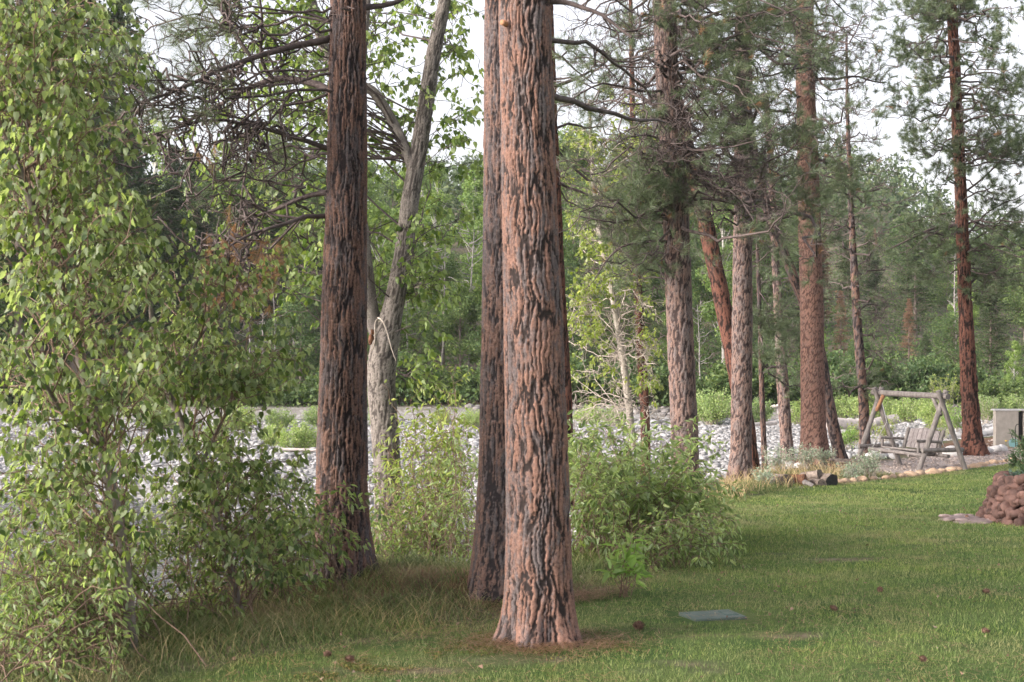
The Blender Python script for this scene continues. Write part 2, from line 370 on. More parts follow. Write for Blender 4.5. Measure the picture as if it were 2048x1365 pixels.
M['rust'] = simple_mat('rust', (.035, .022, .018), (.15, .075, .05), 16, rough=.85, bmp=.4)
M['lid_green'] = simple_mat('lid_green', (.06, .082, .07), (.10, .13, .11), 14, rough=.6, bmp=.15)
M['cone'] = simple_mat('cone', (.08, .048, .035), (.24, .14, .10), 30, rough=.85, bmp=.4)
M['moss'] = simple_mat('moss', (.10, .10, .015), (.30, .25, .04), 9, rough=.95, bmp=.6, obj=False)
M['petal'] = simple_mat('petal', (.75, .5, .01), (.85, .6, .02), 9, bmp=.1)
# cut branch stub
M['stub'] = simple_mat('stub', (.30, .14, .07), (.42, .22, .12), 30, bmp=.2)

def ground_mat():
    m, nt = nmat('ground'); ps = pos(nt)
    a = {k: attr(nt, k) for k in ('lawn', 'cob', 'lit', 'pad', 'dirt', 'far')}
    n1 = noise(nt, ps, 1.3, 4); n2 = noise(nt, ps, 14, 4); n3 = noise(nt, ps, 60, 3)
    lawn = mixc(nt, ramp(nt, n1, [(.35, 0.0), (.7, 1.0)]), (.045, .082, .022), (.10, .13, .042))
    lawn = mixc(nt, ramp(nt, noise(nt, ps, .55, 5, .65), [(.60, 0.0), (.70, 1.0)]), lawn, (.20, .16, .09))
    lawn = mixc(nt, 1.0, lawn, ramp(nt, n3, [(.2, .6), (.8, 1.3)]), 'MULTIPLY')
    lit = mixc(nt, ramp(nt, n1, [(.40, 0.0), (.52, .8)]), ramp(nt, n2, [(.25, (.06, .05, .03)), (.55, (.14, .115, .075)), (.8, (.22, .18, .13))]), (.07, .095, .035))
    v = N(nt, 'TexVoronoi', {'Vector': ps, 'Scale': 4.5}); ve = N(nt, 'TexVoronoi', {'Vector': ps, 'Scale': 4.5}, feature='DISTANCE_TO_EDGE').outputs[0]
    cob = mixc(nt, ramp(nt, ve, [(.0, 0.0), (.12, 1.0)]), (.20, .18, .16), ramp(nt, N(nt, 'SeparateColor', {0: v.outputs['Color']}).outputs[0], [(0, (.22, .21, .20)), (1, (.36, .355, .35))]))
    vp = N(nt, 'TexVoronoi', {'Vector': ps, 'Scale': 40.0})
    pad = mixc(nt, N(nt, 'SeparateColor', {0: vp.outputs['Color']}).outputs[0], (.25, .20, .175), (.46, .40, .37))
    dirt = ramp(nt, n2, [(.3, (.10, .055, .035)), (.75, (.24, .15, .10))])
    far = ramp(nt, noise(nt, ps, .25, 5), [(.35, (.05, .07, .03)), (.55, (.13, .11, .075)), (.8, (.26, .21, .17))])
    cl = mixc(nt, a['lawn'], lit, lawn); cl = mixc(nt, a['cob'], cl, cob); cl = mixc(nt, a['pad'], cl, pad); cl = mixc(nt, a['dirt'], cl, dirt); cl = mixc(nt, a['far'], cl, far)
    hh = N(nt, 'Math', {0: n2, 1: n3}, operation='ADD').outputs[0]
    out(nt, prin(nt, cl, .95, bump(nt, hh, .6, .03), .1)); return m
M['ground'] = ground_mat()
def grass_mat(name, a, b, c, dryc):
    m, nt = nmat(name); f = attr(nt, 'rnd'); ps = pos(nt)
    cl = ramp(nt, f, [(0, a), (.7, b), (1, c)])
    cl = mixc(nt, ramp(nt, noise(nt, ps, .9, 4, .6), [(.35, 0.0), (.72, .7)]), cl, mixc(nt, 1.0, cl, (1.7, 1.5, 1.1), 'MULTIPLY'))
    cl = mixc(nt, ramp(nt, noise(nt, ps, .75, 6, .7), [(.50, 0.0), (.66, .8)]), cl, dryc)
    s = prin(nt, cl, .55, spec=.25); t = N(nt, 'BsdfTranslucent', {0: cl}).outputs[0]
    out(nt, N(nt, 'MixShader', {0: .35, 1: s, 2: t}).outputs[0]); return m
M['lawn'] = grass_mat('lawn', (.085, .145, .042), (.15, .22, .065), (.33, .35, .16), (.33, .29, .15))
M['tallgrass'] = grass_mat('tallgrass', (.055, .105, .028), (.17, .215, .08), (.36, .34, .19), (.36, .29, .17))
M['straw'] = grass_mat('straw', (.30, .24, .13), (.42, .34, .20), (.5, .42, .26), (.4, .3, .18))
M['needlelitter'] = grass_mat('needlelitter', (.15, .09, .055), (.28, .17, .11), (.40, .28, .19), (.32, .2, .12))
def water_mat():
    m, nt = nmat('river_water'); ps = pos(nt, (1, 1.6, 1))
    n = noise(nt, ps, 2.2, 5, .6); n2 = noise(nt, pos(nt, (1, 2.2, 1)), 7, 3)
    h = N(nt, 'Math', {0: n, 1: n2}, operation='ADD').outputs[0]
    painted_glint = ramp(nt, noise(nt, pos(nt, (.7, 2.0, 1)), 5, 5, .7), [(.52, 0.0), (.62, 1.0)])  # pale streaks imitate sky sparkle on the ripples, painted into the base colour
    painted_glint = N(nt, 'Math', {0: painted_glint, 1: ramp(nt, N(nt, 'MapRange', {0: N(nt, 'SeparateXYZ', {0: N(nt, 'NewGeometry').outputs['Position']}).outputs[1], 1: 44, 2: 50, 3: 1, 4: .12}).outputs[0], [(0, 0.0), (1, 1.0)])}, operation='MULTIPLY').outputs[0]
    cl = mixc(nt, painted_glint, (.035, .042, .035), (.42, .42, .44))
    rg = ramp(nt, painted_glint, [(0, .07), (1, .6)])
    b = N(nt, 'BsdfPrincipled', {'Base Color': cl, 'Roughness': rg, 'IOR': 1.33, 'Normal': bump(nt, h, 1.0, .30)})
    out(nt, b.outputs[0]); return m
M['water'] = water_mat()

# ------------------------------------------------------------------ polylines on the ground
def hx(pts): return np.array([hit(*p)[:2] for p in pts])
EDGE = np.vstack([[(-6, -8), (-3.2, 4.5)], hx([(330, 1362), (560, 1310), (760, 1282), (960, 1252), (1020, 1225), (1190, 1190), (1330, 1150), (1420, 1070), (1455, 1012), (1540, 988)])])   # mown lawn begins right of this
BORDER = hx([(1556, 984), (1610, 976), (1660, 971), (1700, 968), (1765, 961), (1830, 954), (1900, 944), (1960, 936), (2010, 930), (2080, 922)])
BORDER = np.vstack([BORDER, BORDER[-1] + np.array([[6, 4.5], [20, 12]])])
def pl_sd(X, Y, PL):
    best = np.full(np.shape(X), 1e9); sgn = np.ones(np.shape(X))
    for (x0, y0), (x1, y1) in zip(PL[:-1], PL[1:]):
        dx, dy = x1 - x0, y1 - y0; t = np.clip(((X - x0) * dx + (Y - y0) * dy) / (dx * dx + dy * dy + 1e-9), 0, 1)
        d = np.hypot(X - x0 - t * dx, Y - y0 - t * dy); s = np.where(dx * (Y - y0) - dy * (X - x0) > 0, 1, -1)
        m = d < best; best = np.where(m, d, best); sgn = np.where(m, s, sgn)
    return best * sgn
LAWNEDGE = np.vstack([EDGE, BORDER])
def lawn_mask(X, Y): return pl_sd(X, Y, LAWNEDGE) < 0
# ------------------------------------------------------------------ ground, water
LIDC = hit(1425, 1236)
BARE = [(hit(1600, 1272), .20, .10), (hit(1385, 1330), .30, .10), (hit(1290, 1345), .12, .06), (hit(1745, 1290), .14, .08), (hit(1420, 1345), .18, .08), (hit(1560, 1110), .3, .12), (hit(1010, 1322), .5, .16), (hit(760, 1345), .7, .10), (hit(1700, 1120), .5, .2)]
def build_ground():
    ys = [-16.0]
    while ys[-1] < 2400:
        y = ys[-1]; ys.append(y + (.8 if y < 4 else max(.09, .0105 * y)))
    ys = np.array(ys); u = np.linspace(-1, 1, 321); u = np.sign(u) * np.abs(u) ** 1.25
    Y, U = np.meshgrid(ys, u, indexing='ij'); X = U * (np.abs(Y) * 1.05 + 14)
    Z = height(X, Y); sd = crest_sd(X, Y); lw = pl_sd(X, Y, LAWNEDGE); bd = pl_sd(X, Y, BORDER)
    jit = (noise2(X * 2, Y * 2, 31) - .5) * .3
    lawn = sstep(.1, -.15, lw + jit)
    for c_, a_, b_ in BARE: lawn = lawn * sstep(.2, 1.3, ((X - c_[0]) / a_) ** 2 + ((Y - c_[1]) / b_) ** 2 + jit * 2)
    cob = sstep(2.4, 3.4, sd + jit * 3) * (Y < 74)
    pad = sstep(0, .1, bd) * (X > BORDER[0, 0] + .5) * sstep(.9, .0, sd + 1.2 + 0 * X) * (Y > 25)
    dirt = pad * sstep(15.2, 15.6, X + jit) * sstep(39.5, 40.5, Y)
    dirt = np.maximum(dirt, sstep(41, 42, Y) * (X > 12.5) * (sd < 0))
    far = sstep(71, 74, Y) * 1.0
    nr, nc = Y.shape; i, j = np.meshgrid(np.arange(nr - 1), np.arange(nc - 1), indexing='ij'); b = i * nc + j
    f = np.stack([b, b + 1, b + nc + 1, b + nc], -1).reshape(-1, 4)
    mb = MB(); mb.add(np.stack([X, Y, Z], -1), f, lawn=lawn.ravel(), cob=cob.ravel(), lit=0.0, pad=pad.ravel(), dirt=dirt.ravel(), far=far.ravel())
    tag(mb.build('ground', M['ground']), kind='structure')
build_ground()
def build_water():
    mb = MB(); xs = np.linspace(-140, 140, 60); ys = np.linspace(12, 80, 40); X, Y = np.meshgrid(xs, ys)
    nr, nc = X.shape; i, j = np.meshgrid(np.arange(nr - 1), np.arange(nc - 1), indexing='ij'); b = i * nc + j
    mb.add(np.stack([X, Y, np.full_like(X, WATER)], -1), np.stack([b, b + 1, b + nc + 1, b + nc], -1).reshape(-1, 4))
    tag(mb.build('river', M['water']), kind='structure')
build_water()

# ------------------------------------------------------------------ cobbles and gravel
def build_cobbles():
    mb = MB(); n = 1500; X = rng.uniform(-42, 42, n); Y = rng.uniform(69, 73, n); z = height(X, Y); k = (z > WATER - .3) & (noise2(X * .1, Y * 0, 77) > .45); s = rng.uniform(.08, .34, n); rocks(mb, np.stack([X, Y, z], -1)[k], s[k], 1)
    tag(mb.build('far_bank_rocks', simple_mat('far_rock', (.10, .09, .085), (.30, .28, .27), 3, obj=False, rn=.3)), kind='stuff')
    mb = MB()
    def samp(n, y0, y1, s0, s1, lo, hi, sub):
        Y = np.exp(rng.uniform(np.log(y0), np.log(y1), n)); X = rng.uniform(s0, s1, n) * Y
        z = height(X, Y); k = (crest_sd(X, Y) > 2.7) & (z > WATER - .22); X, Y, z = X[k], Y[k], z[k]
        s = lo * (hi / lo) ** (rng.random(len(X)) ** 1.8); rocks(mb, np.stack([X, Y, z + s * .12], -1), s, sub)
    samp(16000, 24, 66.5, -.46, .46, .06, .17, 2)
    samp(29000, 26, 66.5, -.46, .46, .05, .12, 1)
    samp(900, 62, 68, -.5, .5, .10, .3, 1)
    # far bank rocks
    
    tag(mb.build('river_cobbles', M['cobble']), kind='stuff')
    mb = MB(); n = 9000; X = rng.uniform(5.5, 19, n); Y = rng.uniform(26, 46, n); k = (pl_sd(X, Y, BORDER) > .1) & (crest_sd(X, Y) < -.6); X, Y = X[k], Y[k]
    s = rng.uniform(.012, .05, len(X)); rocks(mb, np.stack([X, Y, height(X, Y) + s * .2], -1), s, 1)
    tag(mb.build('gravel', simple_mat('gravel', (.19, .15, .125), (.40, .335, .30), 4, obj=False, rn=.3)), kind='stuff')
build_cobbles()

# ------------------------------------------------------------------ grass
def blades(mb, X, Y, hgt, wid, lean=.35, seg=1, bend=.4):
    K = len(X); z = height(X, Y); th = rng.uniform(0, 6.28, K); ph = rng.uniform(0, 6.28, K); ln = rng.uniform(.05, 1, K) * lean
    b = np.stack([X, Y, z - .01], -1); side = np.stack([np.cos(th), np.sin(th), 0 * th], -1) * (wid * .5)[:, None]
    d = np.stack([np.cos(ph) * ln, np.sin(ph) * ln, np.ones(K)], -1) * hgt[:, None]
    rn = rng.random(K)
    if seg == 1:
        v = np.stack([b - side, b + side, b + d], 1); mb.add(v, np.arange(K * 3).reshape(-1, 3), rnd=np.repeat(rn, 3))
    else:
        out_ = np.stack([np.cos(ph), np.sin(ph), -.5 + 0 * ph], -1) * (hgt * bend)[:, None]
        m1 = b + d * .45 + out_ * .12; m2 = b + d * .78 + out_ * .5; tip = b + d + out_ * 1.1
        v = np.stack([b - side, b + side, m1 + side * .9, m1 - side * .9, m2 + side * .6, m2 - side * .6, tip], 1); o = (np.arange(K) * 7)[:, None, None]
        n0 = mb.n; mb.add(v, (o + np.array([[(0, 1, 2, 3)], [(3, 2, 4, 5)]]).reshape(1, 2, 4)).reshape(-1, 4), rnd=np.repeat(rn, 7))
        mb.f.append((np.arange(K) * 7)[:, None] + np.array([[5, 4, 6]]) + n0)
def build_grass():
    mb = MB(); n = 420000; Y = np.exp(rng.uniform(np.log(6.2), np.log(37.5), n)); lo = np.interp(Y, CREST[:, 1], CREST[:, 0]) - .5; hi = .40 * Y + 1.0
    X = lo + (hi - lo) * rng.random(n); k = lawn_mask(X, Y); X, Y = X[k], Y[k]
    k = ~((np.abs(X - LIDC[0]) < .34) & (np.abs(Y - LIDC[1]) < .3)); X, Y = X[k], Y[k]
    for c_, a_, b_ in BARE:
        k = (((X - c_[0]) / a_) ** 2 + ((Y - c_[1]) / b_) ** 2 > .3 + 1.4 * rng.random(len(X)) * noise2(X * 7, Y * 7, 45) * 1.6) | (rng.random(len(X)) < .12); X, Y = X[k], Y[k]
    bare = noise2(X * 1.1, Y * 1.1, 41) * .6 + noise2(X * 3.1, Y * 3.1, 42) * .4
    k = rng.random(len(X)) < np.where((bare > .66), .25, 1.0); X, Y = X[k], Y[k]
    hh = rng.uniform(.018, .05, len(X)) * (.75 + .6 * noise2(X * .8, Y * .8, 44)); ww = np.maximum(.0042, .00052 * Y)
    blades(mb, X, Y, hh, ww, .9)
    tag(mb.build('lawn_grass', M['lawn'], smooth=False), kind='stuff')
    # rough grass along the bank
    mb = MB(); n = 330000; Y = np.exp(rng.uniform(np.log(6), np.log(36), n)); c = np.interp(Y, CREST[:, 1], CREST[:, 0])
    X = c + rng.uniform(-3.5, 4.6, n) ; ed = pl_sd(X, Y, LAWNEDGE); sd = crest_sd(X, Y)
    dens = noise2(X * 1.2, Y * 1.2, 51); k = (ed > -.12) & (sd < 2.6) & (sd > -4) & (dens > .16 + .14 * rng.random(n)) & (Y < 30)
    near = (X < -.2) & (Y > 11.6) & (Y < 14); k &= ~(near & (rng.random(n) < .45))
    X, Y, ed, sd = X[k], Y[k], ed[k], sd[k]
    hh = rng.uniform(.05, .17, len(X)) * (.6 + .9 * noise2(X * .9, Y * .9, 53)) * np.clip(.35 + ed * 1.2, .35, 1.15)
    blades(mb, X, Y, hh, np.maximum(.005, .0005 * Y), .5, 2, .5)
    tag(mb.build('bank_grass', M['tallgrass'], smooth=False), kind='stuff')
    # straw coloured stalks and long bending blades
    mb = MB(); n = 2600; Y = rng.uniform(7, 13.5, n); c = np.interp(Y, CREST[:, 1], CREST[:, 0]); X = c + rng.uniform(-.8, 2.6, n)
    k = (pl_sd(X, Y, LAWNEDGE) > .1) & (noise2(X * 1.6, Y * 1.6, 61) > .5); X, Y = X[k], Y[k]
    blades(mb, X, Y, rng.uniform(.14, .36, len(X)), np.full(len(X), .0038), .5, 2, .6)
    n = 1500; Y = rng.uniform(22, 31, n); c = np.interp(Y, CREST[:, 1], CREST[:, 0]); X = c + rng.uniform(-.8, 1.6, n); k = (pl_sd(X, Y, LAWNEDGE) > .2); X, Y = X[k], Y[k]
    blades(mb, X, Y, rng.uniform(.2, .5, len(X)), np.full(len(X), .011), .5, 2, .4)
    tag(mb.build('dry_grass', M['straw'], smooth=False), kind='stuff')
    # fallen pine needles
    mb = MB(); n = 52000; ctr = np.array([(-1.4, 12.6, .7), (-.15, 11.9, .6), (-2.2, 11.3, .9), (-.2, 12.2, .5), (-1.0, 12.0, .9), (-2.0, 11.6, .8), (.2, 9.75, .33)]); w_ = rng.integers(0, len(ctr), n)
    X = ctr[w_, 0] + rng.normal(0, 1, n) * ctr[w_, 2]; Y = ctr[w_, 1] + rng.normal(0, 1, n) * ctr[w_, 2] * .7; k = (pl_sd(X, Y, LAWNEDGE) > -.25) | ((w_ == len(ctr) - 1) & (rng.random(n) < .35)); X, Y = X[k], Y[k]; K = len(X)
    Y3 = np.exp(rng.uniform(np.log(6.5), np.log(22), 12000)); X3 = -2 + (.42 * Y3 + 2) * rng.random(12000); q3_ = lawn_mask(X3, Y3) & (noise2(X3 * .9, Y3 * .9, 95) > .42); X = np.r_[X, X3[q3_]]; Y = np.r_[Y, Y3[q3_]]; K = len(X)
    th = rng.uniform(0, 6.28, K); ln = rng.uniform(.08, .17, K); d = np.stack([np.cos(th), np.sin(th), rng.normal(0, .12, K)], -1); s = np.stack([-np.sin(th), np.cos(th), 0 * th], -1) * .0022
    b = np.stack([X, Y, height(X, Y) + rng.uniform(.003, .03, K) + .02 * lawn_mask(X, Y)], -1)
    mb.add(np.stack([b - s, b + s, b + d * ln[:, None]], 1), np.arange(K * 3).reshape(-1, 3), rnd=np.repeat(rng.random(K), 3))
    tag(mb.build('fallen_needles', M['needlelitter'], smooth=False), kind='stuff')
build_grass()

# ------------------------------------------------------------------ trunks with modelled bark
def smooth_path(px_pts, Y, dz=None):
    """px_pts: (px, py, width_px) from base to top."""
    pts = np.array([P(x, y, Y) for x, y, _ in px_pts]); r = np.array([wd for *_, wd in px_pts]) * .5 / F * Y
    return pts, r
def make_trunk(name, parent, px_pts, Y, H, mat, su=.045, sv=.22, amp=.02, fine=.011, flare=.35, lobes=5, seed=1, ylean=0.0, top_r=.04, fh=.3, sides=None, visz=None, base_z=None, fw=None):
    fw = fw or (.42 if Y < 14 else .50)
    pts, r = smooth_path(px_pts, Y)
    x0, y0 = pts[0, 0], pts[0, 1]; bz = hz(x0, y0) if base_z is None else base_z
    pts[0, 2] = min(pts[0, 2], bz) ; 
    z = pts[:, 2]; topz = bz + H
    vis = z[-1] if visz is None else visz
    zs = [bz - .35]
    while zs[-1] < topz:
        zs.append(zs[-1] + (fine * 1.5 if zs[-1] < vis + .8 else .12))
    zs = np.array(zs)
    slope = (pts[-1, 0] - pts[-2, 0]) / max(pts[-1, 2] - pts[-2, 2], .1)
    cx = np.interp(zs, z, pts[:, 0]); cx = np.where(zs > z[-1], pts[-1, 0] + slope * (zs - z[-1]) * .7, cx)
    kk = max(3, int(.5 / (fine * 1.5))); ker = np.ones(kk) / kk
    cx = np.convolve(np.pad(cx, kk, mode='edge'), ker, 'same')[kk:-kk]
    rr = np.interp(zs, z, r); tt = np.clip((zs - z[-1]) / max(topz - z[-1], .1), 0, 1); rr = np.where(zs > z[-1], r[-1] * (1 - tt) + top_r * tt, rr)
    rr = np.convolve(np.pad(rr, kk, mode='edge'), ker, 'same')[kk:-kk]
    cy = y0 + ylean * (zs - bz)
    nt = sides or max(20, int(2 * np.pi * r.mean() / fine)); th = np.arange(nt) * 2 * np.pi / nt
    Z, TH = np.meshgrid(zs, th, indexing='ij'); RR = np.broadcast_to(rr[:, None], Z.shape)
    hb = np.clip(Z - bz, -.35, 99); fl = flare * np.exp(-np.maximum(hb, -.1) / fh) * (1 + .55 * np.cos(lobes * TH + seed) + .3 * np.cos((lobes + 2) * TH + seed * 2.3))
    RR = RR * (1 + fl)
    rn = r.mean(); q = np.stack([np.cos(TH) * rn, np.sin(TH) * rn, Z], -1)
    qq = q / np.array([su, su, sv]); wv = np.stack([noise3(q / np.array([su * 2.2, su * 2.2, sv * .55]), seed + a) - .5 for a in (1, 2, 3)], -1); qq = qq + wv * 1.3
    jg = np.stack([noise3(q / (su * np.array([.5, .5, .7])), seed + a) - .5 for a in (61, 62)], -1)
    arc = TH * rn + (wv[..., 0] * .35 + (noise3(q / np.array([su * 3, su * 3, sv * 1.3]), seed + 64) - .5) * 1.3) * su + jg[..., 0] * su * .5
    zz = Z + wv[..., 1] * sv * .5 + jg[..., 1] * su * .8
    def cells(cu, cv, sdv):
        nc = max(5, int(round(2 * np.pi * rn / cu))); u_ = arc / (2 * np.pi * rn) * nc; v_ = zz / cv
        fu, fv = np.floor(u_).astype(np.int64), np.floor(v_).astype(np.int64); a1 = np.full(u_.shape, 9.0); a2 = a1.copy(); ii = a1.copy()
        for a in (-1, 0, 1):
            for b in (-1, 0, 1):
                ci, cj = fu + a, fv + b; cm = np.mod(ci, nc); z0_ = 0 * ci
                d = np.hypot(ci + .1 + .8 * _h(cm, cj, z0_, sdv) - u_, cj + _h(cm, cj, z0_, sdv + 1) - v_); new = d < a1
                a2 = np.where(new, a1, np.minimum(a2, d)); ii = np.where(new, _h(cm, cj, z0_, sdv + 2), ii); a1 = np.where(new, d, a1)
        return a2 - a1, ii
    e1, idv = cells(su * .80, sv * 3.0, seed * 13); e2, id2 = cells(su * .40, sv * .75, seed * 13 + 7)
    fn = noise3(q / (su * .4), seed + 21); fn2 = noise3(q / (su * .16), seed + 22)
    f1 = sstep(.02, fw, e1 + .20 * (fn - .5)); f2 = sstep(.0, .34, e2)
    h = f1 * (.46 + .12 * idv + .30 * f2 * (.6 + .6 * id2)) + .12 * fn + .07 * fn2 * f1
    bp = .40 * noise3(q / np.array([su * 1.6, su * 1.6, sv * 2.2]), seed + 31) + .2 * idv + .3 * id2 + .1 * fn
    big = noise3(q / np.array([.25, .25, .6]), seed + 41) - .5
    RR = RR + (np.where(h > .55, .55 + (h - .55) * .45, h) - .5) * amp + big * rn * .07
    X = cx[:, None] + RR * np.cos(TH); Yv = cy[:, None] + RR * np.sin(TH)
    nr = len(zs); i, j = np.meshgrid(np.arange(nr - 1), np.arange(nt), indexing='ij'); j2 = (j + 1) % nt
    f = np.stack([i * nt + j, i * nt + j2, (i + 1) * nt + j2, (i + 1) * nt + j], -1).reshape(-1, 4)
    mb = MB(); mb.add(np.stack([X, Yv, Z], -1), f, bh=h.ravel(), bp=bp.ravel())
    o = mb.build(name, mat, parent, local=parent.location if parent else None)
    ctr = np.stack([cx, cy, zs], -1)
    return o, ctr, rr
def stems_from_px(px_pts, Y, sides=10, dy=0.0):
    pts = np.array([P(x, y, Y + dy * k) for k, (x, y, _) in enumerate(px_pts)]); r = np.array([q[2] for q in px_pts]) * .5 / F * Y
    return pts, r
def stem_tube(mb, pts, r, n=40, sides=10, knob=.04):
    q = resample(pts, n); s = np.r_[0, np.cumsum(np.linalg.norm(np.diff(pts, axis=0), axis=1))]; u = np.linspace(0, s[-1], n); rr = np.interp(u, s, r)
    q = q + 0; tg = nrm(np.gradient(q, axis=0)); ref = np.array([0.0, 1.0, 0.1]); a = nrm(ref - (tg @ ref)[:, None] * tg); b = np.cross(tg, a); th = np.arange(sides) * 2 * np.pi / sides
    rad = rr[:, None] * (1 + knob * rng.normal(size=(n, sides)))
    v = q[:, None] + (a[:, None] * np.cos(th)[None, :, None] + b[:, None] * np.sin(th)[None, :, None]) * rad[..., None]
    i, j = np.meshgrid(np.arange(n - 1), np.arange(sides), indexing='ij'); j2 = (j + 1) % sides
    f = np.stack([i * sides + j, i * sides + j2, (i + 1) * sides + j2, (i + 1) * sides + j], -1).reshape(-1, 4)
    bh = .5 + .5 * rng.random(n * sides); mb.add(v, f, bh=bh, bp=rng.random(n * sides) * .8, rnd=.5); return q

def limbs_to(ctr, E, rise=(.0, .8), sag=.15, wig=.10, n=11, zmin=None):
    """limbs from a trunk centre line to end points E; the start is a little above or below the end point's height"""
    zs = E[:, 2] + rng.uniform(rise[0], rise[1], len(E))
    if zmin is not None: zs = np.maximum(zs, zmin)
    zs = np.clip(zs, ctr[0, 2] + .5, ctr[-1, 2] - .1)
    S = np.stack([np.interp(zs, ctr[:, 2], ctr[:, 0]), np.interp(zs, ctr[:, 2], ctr[:, 1]), zs], -1)
    C = (S + E) / 2; L = np.linalg.norm(E - S, axis=1); C[:, 2] += L * rng.uniform(-sag, sag * 1.4, len(E))
    return wiggle(bezier_paths(S, E, C, n), wig)
def region(rects):
    """rects: (x0, x1, y0, y1, Y0, Y1, count) in photograph pixels, spread through real depth"""
    out_ = []
    for x0, x1, y0, y1, a, b, n in rects:
        Y = rng.uniform(a, b, n); px = rng.uniform(x0, x1, n); py = rng.uniform(y0, y1, n); out_.append(np.stack([(px - 1024) / F * Y, Y, EYE - (py - 682.5) / F * Y], -1))
    return np.concatenate(out_)
def pine_branches(root, ctr, E, Y, hand=None, k2=7, k3=4, tuft=1.0, dead=0.0, rise=(0, .8), l2=(.35, .9), l3=(.12, .38), twig='twig_dark', nm=22, ln=.16, droop2=-.15, zmin=None, wig=.13, hand_r=None):
    big = MB(); nd = MB(); dd = MB(); px_m = Y / 1422.0
    P1 = limbs_to(ctr, E, rise, wig=wig, zmin=zmin) if len(E) else np.zeros((0, 11, 3))
    if hand is not None and len(hand):
        hp = np.array([resample(h, 11) for h in hand]); hp = wiggle(hp, .03); hr = np.array(hand_r)
        tubes(big, hp, hr, hr * .35, 8, power=.8); P1 = np.concatenate([P1, hp])
        nh = len(hp)
    else: nh = 0
    if len(P1) - nh: 
        L = np.linalg.norm(P1[:len(P1) - nh, -1] - P1[:len(P1) - nh, 0], axis=1); tubes(big, P1[:len(P1) - nh], .010 + .0095 * L, .006 + 0 * L, 6, power=.7)
    P2, _, _ = grow(P1, k2, .22, 1.0, l2[0], l2[1], 52, up=droop2, curve=.25, wig=.22, n=7, flat=.35)
    tubes(big, P2, .0075, max(.0028, px_m * .16), 4)
    P3, _, _ = grow(P2, k3, .25, 1.0, l3[0], l3[1], 48, up=-.05, curve=.35, wig=.2, n=5)
    tubes(big, P3, .0042, max(.0022, px_m * .13), 3)
    ends = np.concatenate([P3[:, -1], P2[:, -1], P1[:, -1]]); dirs = nrm(np.concatenate([P3[:, -1] - P3[:, -2], P2[:, -1] - P2[:, -2], P1[:, -1] - P1[:, -2]]))
    clump = noise3(ends * .9, int(Y * 10)) + .25 * (rng.random(len(ends)) - .5)
    live = (clump > np.quantile(clump, 1 - min(1, tuft))) if tuft < 1 else np.ones(len(ends), bool)
    isd = (rng.random(len(ends)) < dead) & live
    wd = max(.0026, px_m * .30)
    needles(nd, ends[live & ~isd], dirs[live & ~isd], int(nm * 1.35), ln, wd, 66, .14, .06)
    big.build('branches', M[twig], root, local=root.location)
    if nd.n: nd.build('needles', M['needle'], root, smooth=False, local=root.location)
    if isd.any():
        needles(dd, ends[isd], dirs[isd], nm, ln * .9, wd, 35, .1, .5); dd.build('dead_needles', M['needle_dead'], root, smooth=False, local=root.location)
def auto_E(ctr, z0, z1, n, L, Y):
    z = rng.uniform(z0, z1, n); a = rng.uniform(0, 6.28, n); l = L * rng.uniform(.5, 1.1, n) * (1 - .5 * (z - z0) / max(z1 - z0, 1))
    cx = np.interp(z, ctr[:, 2], ctr[:, 0]); cy = np.interp(z, ctr[:, 2], ctr[:, 1]); return np.stack([cx + np.cos(a) * l, cy + np.sin(a) * l, z - .1 * l], -1)

def pine(label, px_pts, mat, H=17, base=None, Yd=None, **kw):
    """returns root, trunk centre line, distance"""
    b = px_pts[0]
    if Yd is None:
        h = hit(b[0], b[1] if base is None else base); Yd = h[1]
    x = (b[0] - 1024) / F * Yd; bz = hz(x, Yd)
    root = empty('ponderosa_pine', (x, Yd, bz), label, 'pine tree', 'ponderosa pines on the riverbank')
    pp = [(b[0], min(b[1], 3000), b[2])] + list(px_pts[1:])
    o, ctr, rr = make_trunk('trunk', root, pp, Yd, H, M[mat], base_z=bz, **kw)
    return root, ctr, Yd

NOHAND = []
# A: nearest trunk
rA, cA, yA = pine('Thick nearest pine with orange plated bark standing on the mown lawn edge', [(1080, 1285, 140), (1077, 1150, 127), (1077, 1000, 125), (1069, 700, 120), (1058, 400, 107), (1050, 0, 103)], 'bark_near', 17, seed=3, su=.039, sv=.15, amp=.026, fine=.0072, flare=.32, lobes=5, fh=.16)
H_A = [[P(1095, 188, yA), P(1150, 205, yA + .3), P(1220, 234, yA + .8), P(1290, 246, yA + 1.3), P(1335, 248, yA + 1.8)],
       [P(1092, 80, yA), P(1160, 90, yA + .2), P(1210, 112, yA + .5), P(1270, 150, yA + .8), P(1310, 200, yA + 1.0)],
       [P(1090, 2, yA), P(1160, 10, yA - .1), P(1220, 42, yA - .2), P(1262, 76, yA - .3)]]
pine_branches(rA, cA, auto_E(cA, 5.4, 14, 16, 2.6, yA), yA, H_A, k2=6, k3=3, tuft=.30, hand_r=[.026, .020, .022], rise=(0, .4), l2=(.25, .7), nm=14)
# B: just behind A
rB, cB, yB = pine('Grey barked pine trunk half hidden behind the nearest orange barked pine', [(992, 1192, 100), (994, 1100, 92), (1000, 950, 86), (1004, 700, 80), (1006, 400, 76), (1006, 0, 74)], 'bark_grey', 17, seed=9, su=.035, sv=.16, amp=.030, fine=.0095, flare=.26, lobes=4)
pine_branches(rB, cB, auto_E(cB, 6.2, 14, 14, 2.4, yB), yB, k2=6, k3=3, tuft=.6, nm=14)
